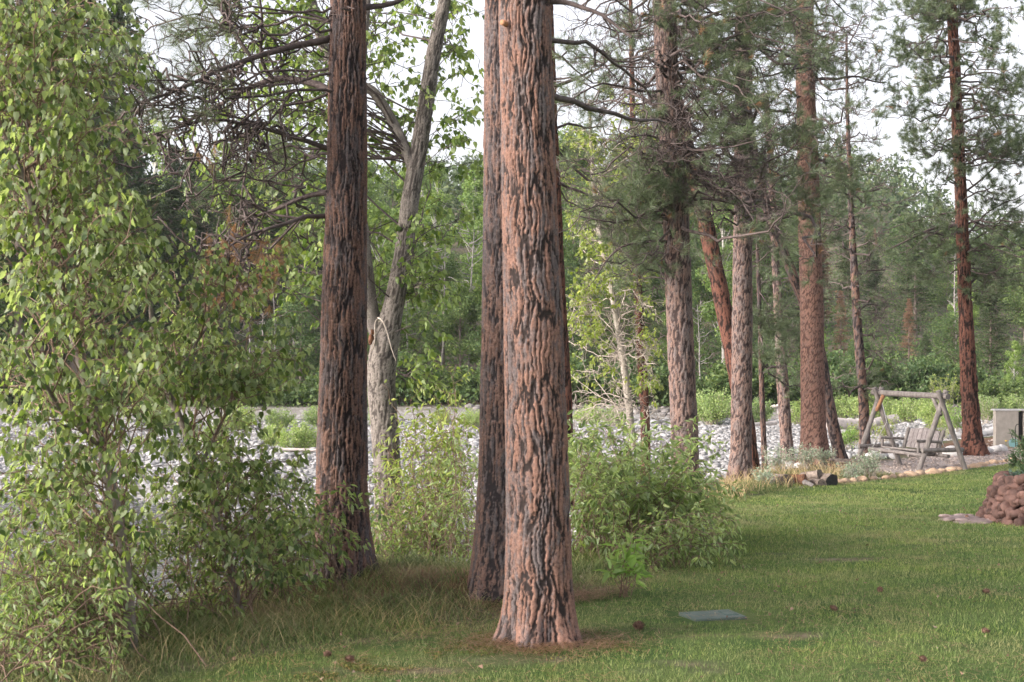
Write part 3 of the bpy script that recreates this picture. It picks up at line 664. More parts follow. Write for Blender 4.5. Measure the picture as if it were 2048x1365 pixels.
# D: left pine with bare limbs
rD, cD, yD = pine('Dark barked pine on the left with many bare drooping limbs, its base on a mound', [(683, 1150, 112), (683, 1050, 106), (683, 1000, 103), (687, 700, 90), (693, 400, 80), (697, 0, 68)], 'bark_dark', 17, Yd=12.7, seed=5, su=.039, sv=.17, amp=.034, fine=.0095, flare=.30, lobes=3, fh=.26)
def hl(pts, Y): return [P(x, y, Y + d) for x, y, d in pts]
H_D = [hl([(660, 78, 0), (620, 75, -.1), (590, 88, -.2), (545, 95, -.3), (500, 112, -.4), (440, 142, -.6), (395, 158, -.8), (330, 185, -1), (270, 205, -1.2)], yD),
       hl([(665, 185, 0), (640, 166, .1), (600, 150, .2), (545, 156, .2), (500, 182, .3), (450, 208, .4), (410, 237, .4), (350, 252, .5), (300, 292, .6)], yD),
       hl([(662, 300, 0), (600, 276, -.1), (540, 262, -.2), (480, 246, -.3), (405, 242, -.4), (350, 262, -.5)], yD),
       hl([(656, 385, 0), (600, 391, .2), (550, 414, .4), (500, 432, .5), (484, 462, .6), (430, 490, .6)], yD),
       hl([(656, 432, 0), (600, 430, -.2), (560, 446, -.4), (500, 462, -.6), (450, 500, -.8), (395, 515, -1)], yD),
       hl([(500, 112, -.4), (470, 60, -.4), (440, 10, -.5), (420, -60, -.6)], yD),
       hl([(545, 156, .2), (520, 120, .1), (528, 60, .0), (520, 0, 0), (530, -60, 0)], yD),
       hl([(725, 16, 0), (760, 12, .1), (800, 2, .2), (850, -30, .4)], yD),
       hl([(500, 182, .3), (497, 250, .2), (500, 330, .1), (480, 400, 0), (482, 520, 0), (470, 570, 0)], yD)]
big = MB(); hp = np.array([resample(h, 13) for h in H_D]); hp = wiggle(hp, .02)
tubes(big, hp, np.array([.036, .038, .026, .028, .024, .018, .020, .03, .012]), np.array([.010, .010, .010, .007, .006, .007, .008, .014, .004]), 9, power=.8)
q2, _, _ = grow(hp[[0, 1, 2, 3, 4, 5, 6, 8]], 11, .2, 1.0, .45, 1.15, 65, up=-.25, curve=-.12, wig=.32, n=10, flat=.2)
q2b, _, _ = grow(hp[[1, 0, 2]], 12, .4, 1.0, .4, 1.0, 85, up=-.8, curve=.3, wig=.34, n=10)
q2 = np.concatenate([q2, q2b]); tubes(big, q2, .0125, .0055, 5)
q3, _, _ = grow(q2, 3, .15, 1.0, .2, .55, 55, up=-.15, curve=.2, wig=.34, n=7); tubes(big, q3, .0058, .003, 4)
q4, _, _ = grow(q3[::2], 2, .3, 1.0, .1, .3, 50, up=-.1, curve=.3, wig=.3, n=5); tubes(big, q4, .0038, .0024, 3)
big.build('branches', M['twig_dark'], rD, local=rD.location)
ends = np.concatenate([q3[:, -1], q4[:, -1]]); dr = nrm(np.concatenate([q3[:, -1] - q3[:, -2], q4[:, -1] - q4[:, -2]])); pxs, pys = to_px(ends)
lv = ((pxs < 470) & (pys < 260) & (rng.random(len(ends)) < .4)) | (rng.random(len(ends)) < .02)
E2 = region([(200, 470, -40, 190, 11.4, 13.4, 9), (420, 640, 300, 400, 13, 14, 4)]); q5 = limbs_to(cD, E2, (-.2, .3), n=11, wig=.1)
b5 = MB(); q6, _, _ = grow(q5, 6, .55, 1, .3, .7, 50, wig=.2, curve=.25, n=6); q7, _, _ = grow(q6, 4, .3, 1, .1, .3, 45, wig=.2, curve=.3, n=5)
tubes(b5, q5, .014, .006, 6); tubes(b5, q6, .006, .003, 4); tubes(b5, q7, .004, .0025, 3); b5.build('leafy_branches', M['twig_dark'], rD, local=rD.location)
nd = MB(); needles(nd, np.concatenate([ends[lv], q7[:, -1], q6[:, -1]]), np.concatenate([dr[lv], nrm(q7[:, -1] - q7[:, -2]), nrm(q6[:, -1] - q6[:, -2])]), 34, .15, .0024, 62, .12, .05); nd.build('needles', M['needle'], rD, smooth=False, local=rD.location)
dl = (pxs > 400) & (pxs < 580) & (pys > 480) & (pys < 640); 
dead_c = region([(430, 570, 520, 585, 12.4, 13, 16), (450, 510, 400, 470, 12.4, 12.9, 4), (385, 470, 290, 350, 12.3, 12.8, 3)])
dn = MB(); needles(dn, np.concatenate([dead_c, ends[dl]]), nrm(np.concatenate([np.tile([0, 0, -1.0], (len(dead_c), 1)) + rng.normal(0, .5, (len(dead_c), 3)), dr[dl]])), 60, .13, .003, 55, .1, .4); dn.build('dead_needles', M['needle_dead'], rD, smooth=False, local=rD.location)
# upper crown out of the frame, so that the tree is whole
pine_branches(rD, cD, auto_E(cD, 6.5, 15, 14, 2.4, yD), yD, k2=6, k3=3, tuft=.7, nm=12)

# F
rF, cF, yF = pine('Pinkish grey pine rising out of the leafy shrub, limbs reaching both ways', [(1372, 975, 58), (1369, 870, 54), (1358, 600, 52), (1351, 400, 50), (1337, 200, 45), (1328, 0, 45)], 'bark_mid', 18, Yd=24, seed=12, su=.055, sv=.13, amp=.032, fine=.019, flare=.22)
H_F = [hl([(1350, 58, 0), (1420, 46, .2), (1500, 28, .4), (1560, 22, .5), (1620, 10, .8)], yF),
       hl([(1365, 402, 0), (1440, 398, -.2), (1500, 420, -.3), (1545, 445, -.4), (1562, 482, -.4)], yF),
       hl([(1350, 486, 0), (1300, 486, -.3), (1250, 496, -.6), (1215, 520, -.8), (1190, 560, -.9)], yF),
       hl([(1350, 336, 0), (1395, 346, -.4), (1418, 352, -.5)], yF),
       hl([(1340, 180, 0), (1270, 190, -.5), (1200, 170, -1), (1140, 200, -1.4)], yF),
       hl([(1340, 330, 0), (1280, 340, .4), (1210, 380, .8), (1150, 470, 1)], yF),
       hl([(1345, 300, 0), (1400, 270, .5), (1470, 200, .8), (1540, 190, 1)], yF),
       hl([(1330, 20, 0), (1380, -20, .2), (1420, -60, .4)], yF)]
E = region([(1110, 1600, 60, 440, 21, 27, 70), (1120, 1320, 250, 560, 22, 26, 14), (1360, 1560, 160, 330, 22, 26, 16), (1110, 1700, -60, 120, 21, 27, 26)])
pine_branches(rF, cF, E, yF, H_F, k2=8, k3=4, tuft=.36, dead=.04, rise=(-.3, .9), l2=(.4, 1.1), l3=(.15, .45), nm=36, ln=.17, hand_r=[.05, .034, .03, .045, .03, .03, .03, .04])
# G
rG, cG, yG = pine('Grey pine trunk with its base beside the rough grass, before a leaning red trunk', [(1480, 968, 46), (1482, 900, 41), (1484, 700, 41), (1486, 400, 36), (1487, 0, 31)], 'bark_mid', 18, seed=17, su=.05, sv=.10, amp=.026, fine=.02, flare=.32)
E = region([(1330, 1650, 20, 440, 22, 30, 44), (1440, 1620, 250, 470, 23, 28, 8)])
pine_branches(rG, cG, E, yG, k2=8, k3=4, tuft=.38, dead=.03, rise=(-.2, .9), l2=(.4, 1.1), l3=(.15, .45), nm=36, ln=.17)
# H leaning rust red
rH, cH, yH = pine('Rust red pine leaning left behind the grey pine trunk', [(1506, 925, 30), (1494, 850, 32), (1478, 780, 33), (1462, 690, 34), (1438, 570, 34), (1410, 440, 33), (1388, 350, 30), (1374, 290, 26), (1352, 180, 20), (1335, 60, 16)], 'bark_rust', 12, Yd=30, seed=21, su=.05, sv=.16, amp=.022, fine=.024, flare=.15)
pine_branches(rH, cH, region([(1250, 1500, 60, 420, 28, 32, 12), (1380, 1460, 340, 560, 29, 31, 5)]), yH, k2=6, k3=3, tuft=.6, nm=20, rise=(-.2, .5), dead=.05)
# I thin dark
rI, cI, yI = pine('Thin crooked pine left of the thick red pine, at the cobble bar edge', [(1577, 925, 28), (1572, 870, 24), (1565, 760, 24), (1558, 640, 18), (1552, 540, 16), (1546, 440, 14), (1540, 300, 12), (1530, 150, 9)], 'bark_mid', 11, seed=23, su=.05, sv=.2, amp=.03, fine=.024, flare=.15)
pine_branches(rI, cI, region([(1460, 1640, 330, 700, yI - 1.5, yI + 1.5, 16)]), yI, k2=6, k3=3, tuft=.35, nm=18, rise=(-.5, .4), l2=(.3, .8))
# J leaning grey trunk behind K
rJ, cJ, yJ = pine('Leaning grey brown trunk emerging right of the thick red pine near the swing', [(1682, 905, 26), (1668, 860, 24), (1655, 790, 22), (1640, 700, 22), (1612, 620, 21), (1590, 562, 21), (1562, 490, 21), (1536, 425, 20), (1520, 370, 19), (1508, 300, 16), (1490, 200, 12)], 'bark_dark', 11, Yd=36, seed=25, su=.05, sv=.2, amp=.03, fine=.03, flare=.25)
pine_branches(rJ, cJ, region([(1420, 1620, 200, 560, 34, 38, 16)]), yJ, k2=6, k3=3, tuft=.5, nm=18, rise=(-.2, .6))
# K thick red
rK, cK, yK = pine('Thickest red brown pine with finely flaked bark left of the log swing', [(1631, 930, 54), (1628, 880, 50), (1626, 800, 48), (1623, 600, 46), (1618, 400, 44), (1611, 170, 38), (1609, 0, 34)], 'bark_red', 19, seed=27, su=.05, sv=.06, amp=.016, fine=.024, flare=.42, lobes=6, fh=.35)
H_K = [hl([(1615, 165, 0), (1660, 158, .3), (1720, 152, .6), (1770, 168, .8)], yK), hl([(1615, 300, 0), (1560, 290, -.3), (1500, 285, -.5)], yK), hl([(1612, 120, 0), (1560, 150, -.4), (1500, 160, -.8)], yK),
       hl([(1617, 310, 0), (1668, 330, .2), (1700, 380, .3)], yK)]
E = region([(1470, 1780, 40, 330, 31, 38, 40), (1520, 1760, -60, 120, 31, 38, 16), (1560, 1740, 300, 480, 32, 36, 8)])
pine_branches(rK, cK, E, yK, H_K, k2=7, k3=4, tuft=.42, dead=.04, rise=(-.2, .9), l2=(.4, 1.2), l3=(.15, .5), nm=34, ln=.18, hand_r=[.05, .035, .04, .03])
# L thin pine
rL, cL, yL = pine('Thin straight pine with sparse thin limbs between the red pine and the swing', [(1731, 865, 22), (1727, 800, 20), (1714, 640, 18), (1706, 500, 14), (1701, 400, 11), (1697, 300, 9), (1694, 180, 6), (1693, 60, 4)], 'bark_dark', 12, Yd=41, seed=29, su=.06, sv=.12, amp=.02, fine=.034, flare=.15, top_r=.01)
E = region([(1600, 1830, 260, 560, 38, 44, 26), (1620, 1810, 560, 790, 38.5, 43.5, 22), (1640, 1760, 130, 280, 39, 43, 10)])
pine_branches(rL, cL, E, yL, k2=6, k3=3, tuft=.38, dead=.04, rise=(-.35, .25), l2=(.3, .8), l3=(.12, .4), nm=18, ln=.17)
# M right pine
rM, cM, yM = pine('Tall reddish pine on the far right standing right of the log swing', [(1949, 910, 40), (1944, 860, 36), (1937, 750, 32), (1930, 600, 27), (1922, 400, 23), (1915, 250, 22), (1906, 60, 20)], 'bark_rust', 20, seed=31, su=.06, sv=.22, amp=.055, fine=.028, flare=.45, lobes=4, fh=.35)
H_M = [hl([(1920, 452, 0), (1880, 456, -.2), (1850, 470, -.4), (1810, 490, -.6), (1770, 505, -.8)], yM), hl([(1925, 480, 0), (1970, 430, .2), (2010, 410, .3), (2060, 380, .4)], yM),
       hl([(1920, 390, 0), (1980, 350, -.2), (2020, 290, -.3), (2070, 250, -.4)], yM), hl([(1925, 520, 0), (1960, 470, .4), (2010, 440, .6), (2070, 400, .8)], yM)]
E = region([(1775, 1890, -20, 260, 36, 43, 30), (1935, 2110, -20, 330, 36, 43, 40), (1800, 1900, 240, 420, 37, 42, 10), (1750, 1880, 440, 560, 37, 41, 11), (1965, 2120, 440, 600, 36, 42, 17), (1945, 2100, 300, 430, 37, 42, 8), (1740, 2060, -90, 20, 38.5, 43, 14)])
pine_branches(rM, cM, E, yM, H_M, k2=7, k3=3, tuft=.85, dead=.015, rise=(-.2, .8), l2=(.4, 1.2), l3=(.15, .5), nm=38, ln=.19, hand_r=[.05, .03, .035, .03])
# C behind A, O thin red
rC, cC, yC = pine('Reddish pine trunk peeking out at the right side of the nearest pine', [(1130, 895, 36), (1127, 800, 35), (1118, 640, 32), (1110, 450, 30), (1100, 200, 26), (1094, 0, 24)], 'bark_rust', 15, Yd=30, seed=33, su=.05, sv=.2, amp=.03, fine=.03, flare=.2)
pine_branches(rC, cC, region([(1110, 1330, 120, 460, 27, 33, 14)]), yC, k2=6, k3=3, tuft=.6, nm=20, dead=.05)
rO, cO, yO = pine('Slender red pine behind the shrub beside the pale thin trunk', [(1293, 905, 19), (1290, 830, 19), (1282, 700, 18), (1275, 560, 16), (1271, 400, 14), (1266, 250, 12), (1262, 60, 9)], 'bark_rust', 14, Yd=34, seed=35, su=.05, sv=.2, amp=.02, fine=.034, flare=.1)
pine_branches(rO, cO, region([(1130, 1400, 200, 560, 31, 37, 26), (1180, 1400, 540, 720, 32, 36, 8)]), yO, k2=7, k3=3, tuft=.55, nm=20, dead=.05, rise=(-.2, .6))
# pine foliage hanging in from a tree beyond the right edge
rX, cX, yX = pine('Young leaning pine seen between the leaning red trunk and the thin crooked pine', [(1530, 930, 12), (1524, 800, 11), (1520, 650, 9), (1515, 500, 7)], 'bark_dark', 7, Yd=38, seed=37, su=.05, sv=.2, amp=.01, fine=.04, flare=.1, top_r=.01)
pine_branches(rX, cX, region([(1470, 1600, 560, 790, 36, 40, 16)]), yX, k2=6, k3=4, tuft=.9, nm=26, ln=.2)

# cut stub on A
h = P(1006, 46, yA - .17); mb = MB(); tubes(mb, np.array([[h + (0.03, .06, 0), h + (-.005, -.012, 0.0)]]), .022, .02, 12); n0 = mb.n; mb.v[0]; 
vv = mb.v[0][-12:]; mb.add(vv.mean(0, keepdims=True), np.zeros((0, 3), int), rnd=.5); mb.f.append(np.array([[12 + k, 12 + (k + 1) % 12, n0] for k in range(12)]))
mb.build('branch_stub', M['stub'], rA, local=rA.location)

# ------------------------------------------------------------------ broadleaved trees
def leafy(root, paths, mat, size, kind='heart', k2=5, k3=0, l2=(.2, .5), nl=6, t0=.3, twig='twig_brown', r=.006, hang=.7, stem_r=None, up2=0.0, leafpart='leaves', l3=(.1, .25)):
    mb = MB(); lf = MB(); T, n, _ = paths.shape; L = np.linalg.norm(paths[:, -1] - paths[:, 0], axis=1)
    tubes(mb, paths, (stem_r if stem_r is not None else .003 + .0042 * L), .0025, 5, power=.7)
    P2, _, _ = grow(paths, k2, t0, 1.0, l2[0], l2[1], 50, up=up2, wig=.15, n=5); tubes(mb, P2, r * .6, .002, 3)
    src = [paths, P2]
    if k3: P3, _, _ = grow(P2, k3, .3, 1.0, l3[0], l3[1], 45, up=-.1, wig=.15, n=4); tubes(mb, P3, r * .4, .0015, 3); src.append(P3)
    for a, q in enumerate(src):
        m = nl if a else nl
        pi = np.repeat(np.arange(len(q)), m); t = rng.uniform(.35 if a else .55, 1.0, len(pi)); p, d = interp_path(q, pi, t)
        o = rperp(d); dr = d * .5 + o * .8; dr[:, 2] -= hang; dr = nrm(dr); leaves(lf, p + o * .02, dr, size, kind)
    mb.build('stems', M[twig], root, local=root.location); lf.build(leafpart, M[mat], root, local=root.location)
def stem_starts(ctrs, E, low=.25, high=1.1):
    """start points on one of several stems, below each end point"""
    S = np.zeros_like(E)
    for i, e in enumerate(E):
        ok = [c for c in ctrs if c[:, 2].min() < e[2] - .15 and c[:, 2].max() > e[2] - .5] or [ctrs[0]]
        c = ok[rng.integers(len(ok))] if rng.random() < .25 else min(ok, key=lambda c: np.min(np.abs(c[:, 0] - e[0]) + .3 * np.abs(c[:, 2] - e[2])))
        z = e[2] - rng.uniform(low, high) * np.hypot(*(e[:2] - c[len(c) // 2, :2])) * .8
        lo, hi = c[:, 2].min(), c[:, 2].max(); z = z if lo + .1 < z < hi - .1 else (rng.uniform(hi - .35 * (hi - lo), hi) if z >= hi - .1 else rng.uniform(lo + .1, lo + .1 + .5 * max(.2, min(e[2], hi) - lo)))
        j = np.argmin(np.abs(c[:, 2] - z)); S[i] = c[j]
    return S
def up_paths(S, E, n=8, wig=.08, arch=.15):
    C = S * .5 + E * .5; C[:, 2] += np.linalg.norm(E - S, axis=1) * arch; return wiggle(bezier_paths(S, E, C, n), wig)

# Q and R : young cottonwoods at the left
def young_tree(label, stems, Y, E, mat, size, **kw):
    b = P(stems[0][0][0], 0, Y); bz = hz(b[0], Y); root = empty('young_cottonwood', (b[0], Y, bz), label, 'tree', 'young cottonwoods at the left')
    mb = MB(); ctrs = []
    for st in stems:
        pts = np.array([P(x, y, Y + dy) for x, y, _, dy in st]); r = np.array([w_ for _, _, w_, _ in st]) * .5 / F * Y
        if st is stems[0]: pts[0, 2] = bz - .1
        ctrs.append(stem_tube(mb, pts, r, 60, 12, .03))
    mb.build('trunk', M['bark_young'], root, local=root.location)
    S = stem_starts(ctrs, E); leafy(root, up_paths(S, E), mat, size, **kw); return root
EQ = region([(-60, 250, -60, 330, 8.8, 11.4, 56), (-60, 290, 60, 560, 8.8, 11.4, 62), (-60, 330, 420, 900, 8.8, 11.4, 74), (-60, 260, 850, 1180, 8.8, 11.4, 44)])
young_tree('Leaning young cottonwood at the far left with pale trunk and hanging leaves', [[(268, 1275, 25, 0), (252, 1150, 23, 0), (236, 1040, 24, 0), (205, 900, 22, .1), (178, 780, 20, .1), (150, 680, 20, .1), (115, 550, 19, .1), (78, 450, 17, 0), (35, 330, 15, 0), (0, 240, 12, -.1), (-30, 120, 9, -.1)], [(112, 550, 12, .1), (98, 470, 11, .2), (80, 380, 10, .3), (60, 280, 9, .3), (50, 220, 8, .3), (60, 60, 5, .4)], [(205, 900, 10, .1), (120, 820, 8, -.3), (50, 700, 6, -.6)]], 9.6, EQ, 'leaf_cotton', .058, k2=4, k3=2, nl=4, l2=(.2, .55), hang=1.3)
ER = region([(260, 560, 500, 800, 10.0, 12.4, 32), (330, 600, 660, 980, 10.0, 12.4, 32), (360, 620, 900, 1130, 10, 12.5, 36), (250, 450, 560, 1000, 10.2, 12, 20)])
young_tree('Slimmer young cottonwood curving left between the leaning cottonwood and dark pine', [[(490, 1245, 18, 0), (470, 1180, 17, 0), (450, 1110, 16, 0), (425, 1010, 18, 0), (398, 940, 17, 0), (370, 860, 16, 0), (338, 790, 15, .1), (315, 720, 13, .1), (306, 670, 11, .1), (300, 600, 8, .1), (310, 520, 5, .1)], [(398, 940, 9, 0), (450, 830, 7, .1), (500, 740, 5, .2)], [(338, 790, 8, .1), (390, 690, 6, .2), (450, 600, 4, .2)]], 10.8, ER, 'leaf_cotton', .058, k2=4, k3=2, nl=4, l2=(.2, .5), hang=1.2)

# E: forked cottonwood
yE = 17.0
bE = P(776, 0, yE); bzE = hz(bE[0], yE)
rE = empty('cottonwood', (bE[0], yE, bzE), 'Large grey forked cottonwood just right of the dark barked pine', 'tree', 'grown cottonwoods')
_, cE, _ = make_trunk('trunk', rE, [(780, 1080, 58), (776, 980, 55), (770, 860, 56), (760, 760, 56), (768, 690, 60), (790, 600, 40), (808, 500, 36), (820, 400, 36), (838, 300, 33), (856, 180, 31), (870, 90, 29), (890, 0, 26)], yE, 9, M['bark_cotton'], su=.032, sv=.13, amp=.020, fine=.014, flare=.15, seed=41, base_z=bzE)
mb = MB(); c2 = stem_tube(mb, np.array([P(828, 345, yE), P(806, 285, yE), P(776, 225, yE + .1), P(745, 180, yE + .1), P(700, 165, yE + .2), P(672, 150, yE + .2), P(650, 100, yE + .3), P(632, 40, yE + .3), P(618, -20, yE + .3), P(600, -120, yE + .3)]), np.array([23, 21, 20, 20, 22, 24, 23, 21, 20, 16]) * .5 / F * yE, 60, 14, .03)
c3 = stem_tube(mb, np.array([P(765, 700, yE), P(745, 640, yE), P(738, 580, yE), P(730, 500, yE), P(722, 420, yE + .2), P(720, 200, yE + .3), P(735, 0, yE + .3)]), np.array([34, 30, 26, 24, 20, 16, 14]) * .5 / F * yE, 50, 12, .04)
mb.build('fork', M['bark_cotton'], rE, local=rE.location)
mb = MB(); bp_ = [hl([(760, 640, -.4), (752, 634, -.5), (748, 650, -.5), (752, 680, -.5), (746, 700, -.45), (736, 712, -.4)], yE), hl([(756, 636, -.4), (766, 640, -.55), (776, 670, -.5), (786, 710, -.5), (792, 722, -.5)], yE)]
tubes(mb, np.array([resample(h, 10) for h in bp_]), .010, .004, 7); mb.build('peeled_branch', M['twig_pale'], rE, local=rE.location)
mb = MB(); rocks(mb, np.array([P(742, 680, yE - .17), P(745, 665, yE - .16)]), np.array([.03, .03]), 3, 1.8, rough=.8); mb.build('rotten_wood', M['rot_wood'], rE, local=rE.location)
E1 = region([(370, 640, -40, 330, 15.5, 18.5, 62), (380, 640, 300, 560, 15.5, 18.5, 34), (740, 960, -40, 300, 16.6, 19.5, 40), (745, 960, 300, 480, 17.2, 19, 14), (810, 900, 480, 800, 16.4, 18, 20), (735, 770, 500, 620, 17.4, 18.2, 6)])
S1 = stem_starts([cE[cE[:, 2] > 1.6], c2, c3], E1, .1, .9); leafy(rE, up_paths(S1, E1, arch=.12), 'leaf_cotton_b', .085, k2=4, k3=1, nl=5, l2=(.3, .8), hang=1.0, r=.009, twig='twig_dark')
# N: pale thin tree with bare twigs
yN = 33.0; bN = P(1265, 0, yN); bzN = hz(bN[0], yN); rN = empty('aspen', (bN[0], yN, bzN), 'Pale thin trunked tree with bare whitish twigs right of the nearest pine', 'tree')
mb = MB(); cN = stem_tube(mb, np.array([P(1266, 900, yN), P(1262, 850, yN), P(1252, 760, yN), P(1240, 680, yN), P(1227, 600, yN), P(1208, 510, yN), P(1194, 440, yN), P(1185, 350, yN), P(1178, 200, yN)]), np.array([15, 15, 15, 14, 13, 12, 11, 8, 5]) * .5 / F * yN, 50, 10, .03); mb.build('trunk', M['bark_pale'], rN, local=rN.location)
bn = region([(1130, 1340, 560, 850, 30.5, 35, 30)]); Sn = stem_starts([cN], bn, -.4, .4); pn = up_paths(Sn, bn, 9, .12, .15); mb = MB(); tubes(mb, pn, .016, .008, 4); g2, _, _ = grow(pn, 6, .3, 1, .3, .9, 50, up=-.2, wig=.25, n=7); tubes(mb, g2, .009, .005, 3); g3, _, _ = grow(g2, 3, .3, 1, .15, .45, 45, up=-.2, wig=.25, n=5); tubes(mb, g3, .006, .004, 3); mb.build('bare_twigs', M['twig_pale'], rN, local=rN.location)
En = region([(1115, 1320, 180, 420, 31, 36, 34), (1115, 1260, 400, 760, 31, 36, 34), (1260, 1330, 500, 780, 31, 35, 10)]); leafy(rN, up_paths(stem_starts([cN], En), En), 'leaf_yellow', .10, k2=6, k3=1, nl=6, l2=(.3, .8), twig='twig_pale', r=.012)

# ------------------------------------------------------------------ shrubs near the bank
def shrub(name, label, base, E, mat, size, kind='lance', cat='shrub', group=None, **kw):
    root = empty(name, (base[0], base[1], hz(base[0], base[1])), label, cat, group)
    S = np.stack([base[0] + rng.normal(0, kw.get('bs', .15), len(E)), base[1] + rng.normal(0, kw.get('bs', .15), len(E)), np.zeros(len(E))], -1); S[:, 2] = height(S[:, 0], S[:, 1]) - .05; kw.pop('bs', None)
    wg = kw.pop('wg', .07); arch = kw.pop('arch', .28)
    leafy(root, up_paths(S, E, 9, wg, arch), mat, size, kind, **kw); return root
def reg_shrub(name, label, px, Y, rects, mat, size, **kw):
    kw.setdefault('stem_r', .0055)
    x = (px - 1024) / F * Y; return shrub(name, label, (x, Y), region(rects), mat, size, **kw)
G1 = 'shrubs along the riverbank'
reg_shrub('willow_shrub', 'Broad leafy shrub filling the bank right of the nearest pine', 1260, 15.6, [(1140, 1400, 840, 1060, 14.6, 17.4, 56), (1180, 1430, 930, 1110, 14.6, 17, 32), (1290, 1450, 890, 1060, 15, 18, 28)], 'leaf_willow', .105, group=G1, k2=5, k3=1, nl=4, l2=(.2, .55), bs=.3, r=.005, t0=.4, hang=.4)
reg_shrub('willow_shrub', 'Shrub tight against the right side of the nearest pine trunk', 1175, 14.6, [(1140, 1230, 900, 1130, 14, 15.6, 44)], 'leaf_willow', .08, group=G1, k2=5, k3=1, nl=6, l2=(.2, .4), bs=.2, r=.005)
reg_shrub('willow_shrub', 'Low shrub spreading over the lawn edge at the right end of the shrubbery', 1310, 14.4, [(1280, 1470, 1030, 1120, 13.4, 15.6, 22), (1240, 1400, 1080, 1160, 13.6, 15, 14)], 'leaf_willow', .08, group=G1, k2=5, nl=6, l2=(.2, .45), bs=.2, r=.005, arch=.4)
reg_shrub('sapling', 'Small bright green sapling with large leaves in front of the shrubbery', 1243, 12.0, [(1190, 1290, 1065, 1140, 11.8, 12.4, 7), (1205, 1280, 1120, 1170, 11.8, 12.3, 4)], 'leaf_light', .12, cat='sapling', k2=1, nl=5, l2=(.05, .12), bs=.04, r=.005, hang=.15, arch=.15, t0=.5)
reg_shrub('willow_shrub', 'Yellow green shrub against the forked cottonwood trunk, right side', 840, 15.8, [(800, 920, 720, 900, 15.2, 17, 30), (760, 960, 860, 1000, 15, 17.4, 34)], 'leaf_yellow', .085, group=G1, k2=5, nl=6, l2=(.25, .6), bs=.2, r=.005)
reg_shrub('willow_shrub', 'Shrub at the foot of the forked cottonwood', 770, 14.6, [(735, 860, 930, 1100, 14, 15.8, 44)], 'leaf_cotton_b', .075, group=G1, k2=5, nl=5, l2=(.2, .45), bs=.25, r=.005)
reg_shrub('willow_shrub', 'Thin stemmed shrub between the forked cottonwood and the grey barked pine', 900, 14.8, [(850, 965, 900, 1110, 14, 16.4, 60)], 'leaf_willow', .07, group=G1, k2=5, nl=5, l2=(.2, .45), bs=.35, r=.005)
reg_shrub('willow_shrub', 'Shrub below the slimmer cottonwood at the foot of the dark pine', 570, 12.0, [(500, 640, 940, 1200, 11.2, 13.2, 36), (600, 735, 960, 1080, 11.4, 12.0, 8)], 'leaf_willow', .078, group=G1, k2=4, k3=1, nl=4, l2=(.2, .45), bs=.25, r=.005)
reg_shrub('willow_shrub', 'Leafy undergrowth between the two young cottonwood trunks', 370, 11.0, [(280, 480, 950, 1250, 10.2, 12, 62)], 'leaf_cotton', .068, group=G1, k2=4, k3=1, nl=4, l2=(.2, .4), bs=.45, r=.005)
reg_shrub('willow_shrub', 'Low brush at the very bottom left corner in front of the saplings', 60, 8.8, [(-80, 250, 1170, 1340, 8.2, 9.6, 34)], 'leaf_willow', .055, group=G1, k2=4, k3=1, nl=4, l2=(.12, .3), bs=.35, r=.004)
reg_shrub('willow_shrub', 'Leafy undergrowth in the lower left corner beside the leaning cottonwood', 120, 9.6, [(-60, 240, 960, 1290, 9.0, 11, 80), (-60, 300, 1120, 1310, 9.2, 11.5, 36)], 'leaf_willow', .066, group=G1, k2=4, k3=1, nl=4, l2=(.2, .4), bs=.4, r=.005)
# sage and small plants by the logs and swing
G2 = 'pale sage plants near the swing'
def sage(px, py, w_, h_, label, mat='leaf_sage', n=26, kind='lance', name='sagebrush', grp=G2, size=.05, nl=7):
    b = hit(px, py); d = w_ / F * b[1] * .5; hh = h_ / F * b[1]; a = rng.uniform(0, 6.28, n); rr_ = np.sqrt(rng.random(n)) * d
    E = np.stack([b[0] + np.cos(a) * rr_, b[1] + np.sin(a) * rr_, b[2] + hh * rng.uniform(.5, 1, n)], -1)
    shrub(name, label, b[:2], E, mat, size, kind, cat='plant', group=grp, k2=4, nl=nl, l2=(.08, .2), bs=d * .35, r=.006, t0=.25, hang=.0, arch=.1, twig='twig_pale')
sage(1560, 952, 70, 60, 'Pale sage plant left of the log pile beside the grey pine foot')
sage(1610, 938, 60, 50, 'Pale sage plant behind the log pile in front of the thick red pine')
sage(1648, 935, 50, 36, 'Small sage plant right of the thick red pine base')
sage(1742, 958, 66, 54, 'Pale sage plant in front of the gravel pad left of the swing', n=34)
sage(1705, 962, 50, 34, 'Low sage plant behind the row of tan stones', n=20)
sage(1530, 975, 60, 36, 'Low sage plant at the left end of the log pile', n=20)
sage(1690, 900, 60, 48, 'Bright green leafy plant left of the swing bench', 'leaf_light', 30, name='leafy_plant', grp=None, size=.09)
sage(1720, 895, 60, 50, 'Yellow green plant behind the swing left frame', 'leaf_yellow', 30, name='leafy_plant', grp=None, size=.08)
sage(1765, 885, 60, 50, 'Yellow green plant just behind the swing bench', 'leaf_yellow', 30, name='leafy_plant', grp=None, size=.08)
sage(1905, 872, 60, 60, 'Green leafy plant behind the swing right frame', 'leaf_light', 40, name='leafy_plant', grp=None, size=.09)
sage(1880, 880, 60, 40, 'Low yellow green plant behind the swing backrest', 'leaf_yellow', 24, name='leafy_plant', grp=None, size=.08)
sage(1975, 850, 50, 56, 'Pale willow sprouts between the rightmost pine and the concrete block', 'leaf_willow', 34, name='leafy_plant', grp=None, size=.09)
sage(1888, 830, 70, 80, 'Tall yellow green sapling rising behind the swing top beam right end', 'leaf_yellow', 44, name='sapling', grp=None, size=.11)
sage(1645, 800, 30, 70, 'Yellow green leafy sprout against the right side of thin crooked pine', 'leaf_yellow', 30, name='sapling', grp=None, size=.1) if False else None

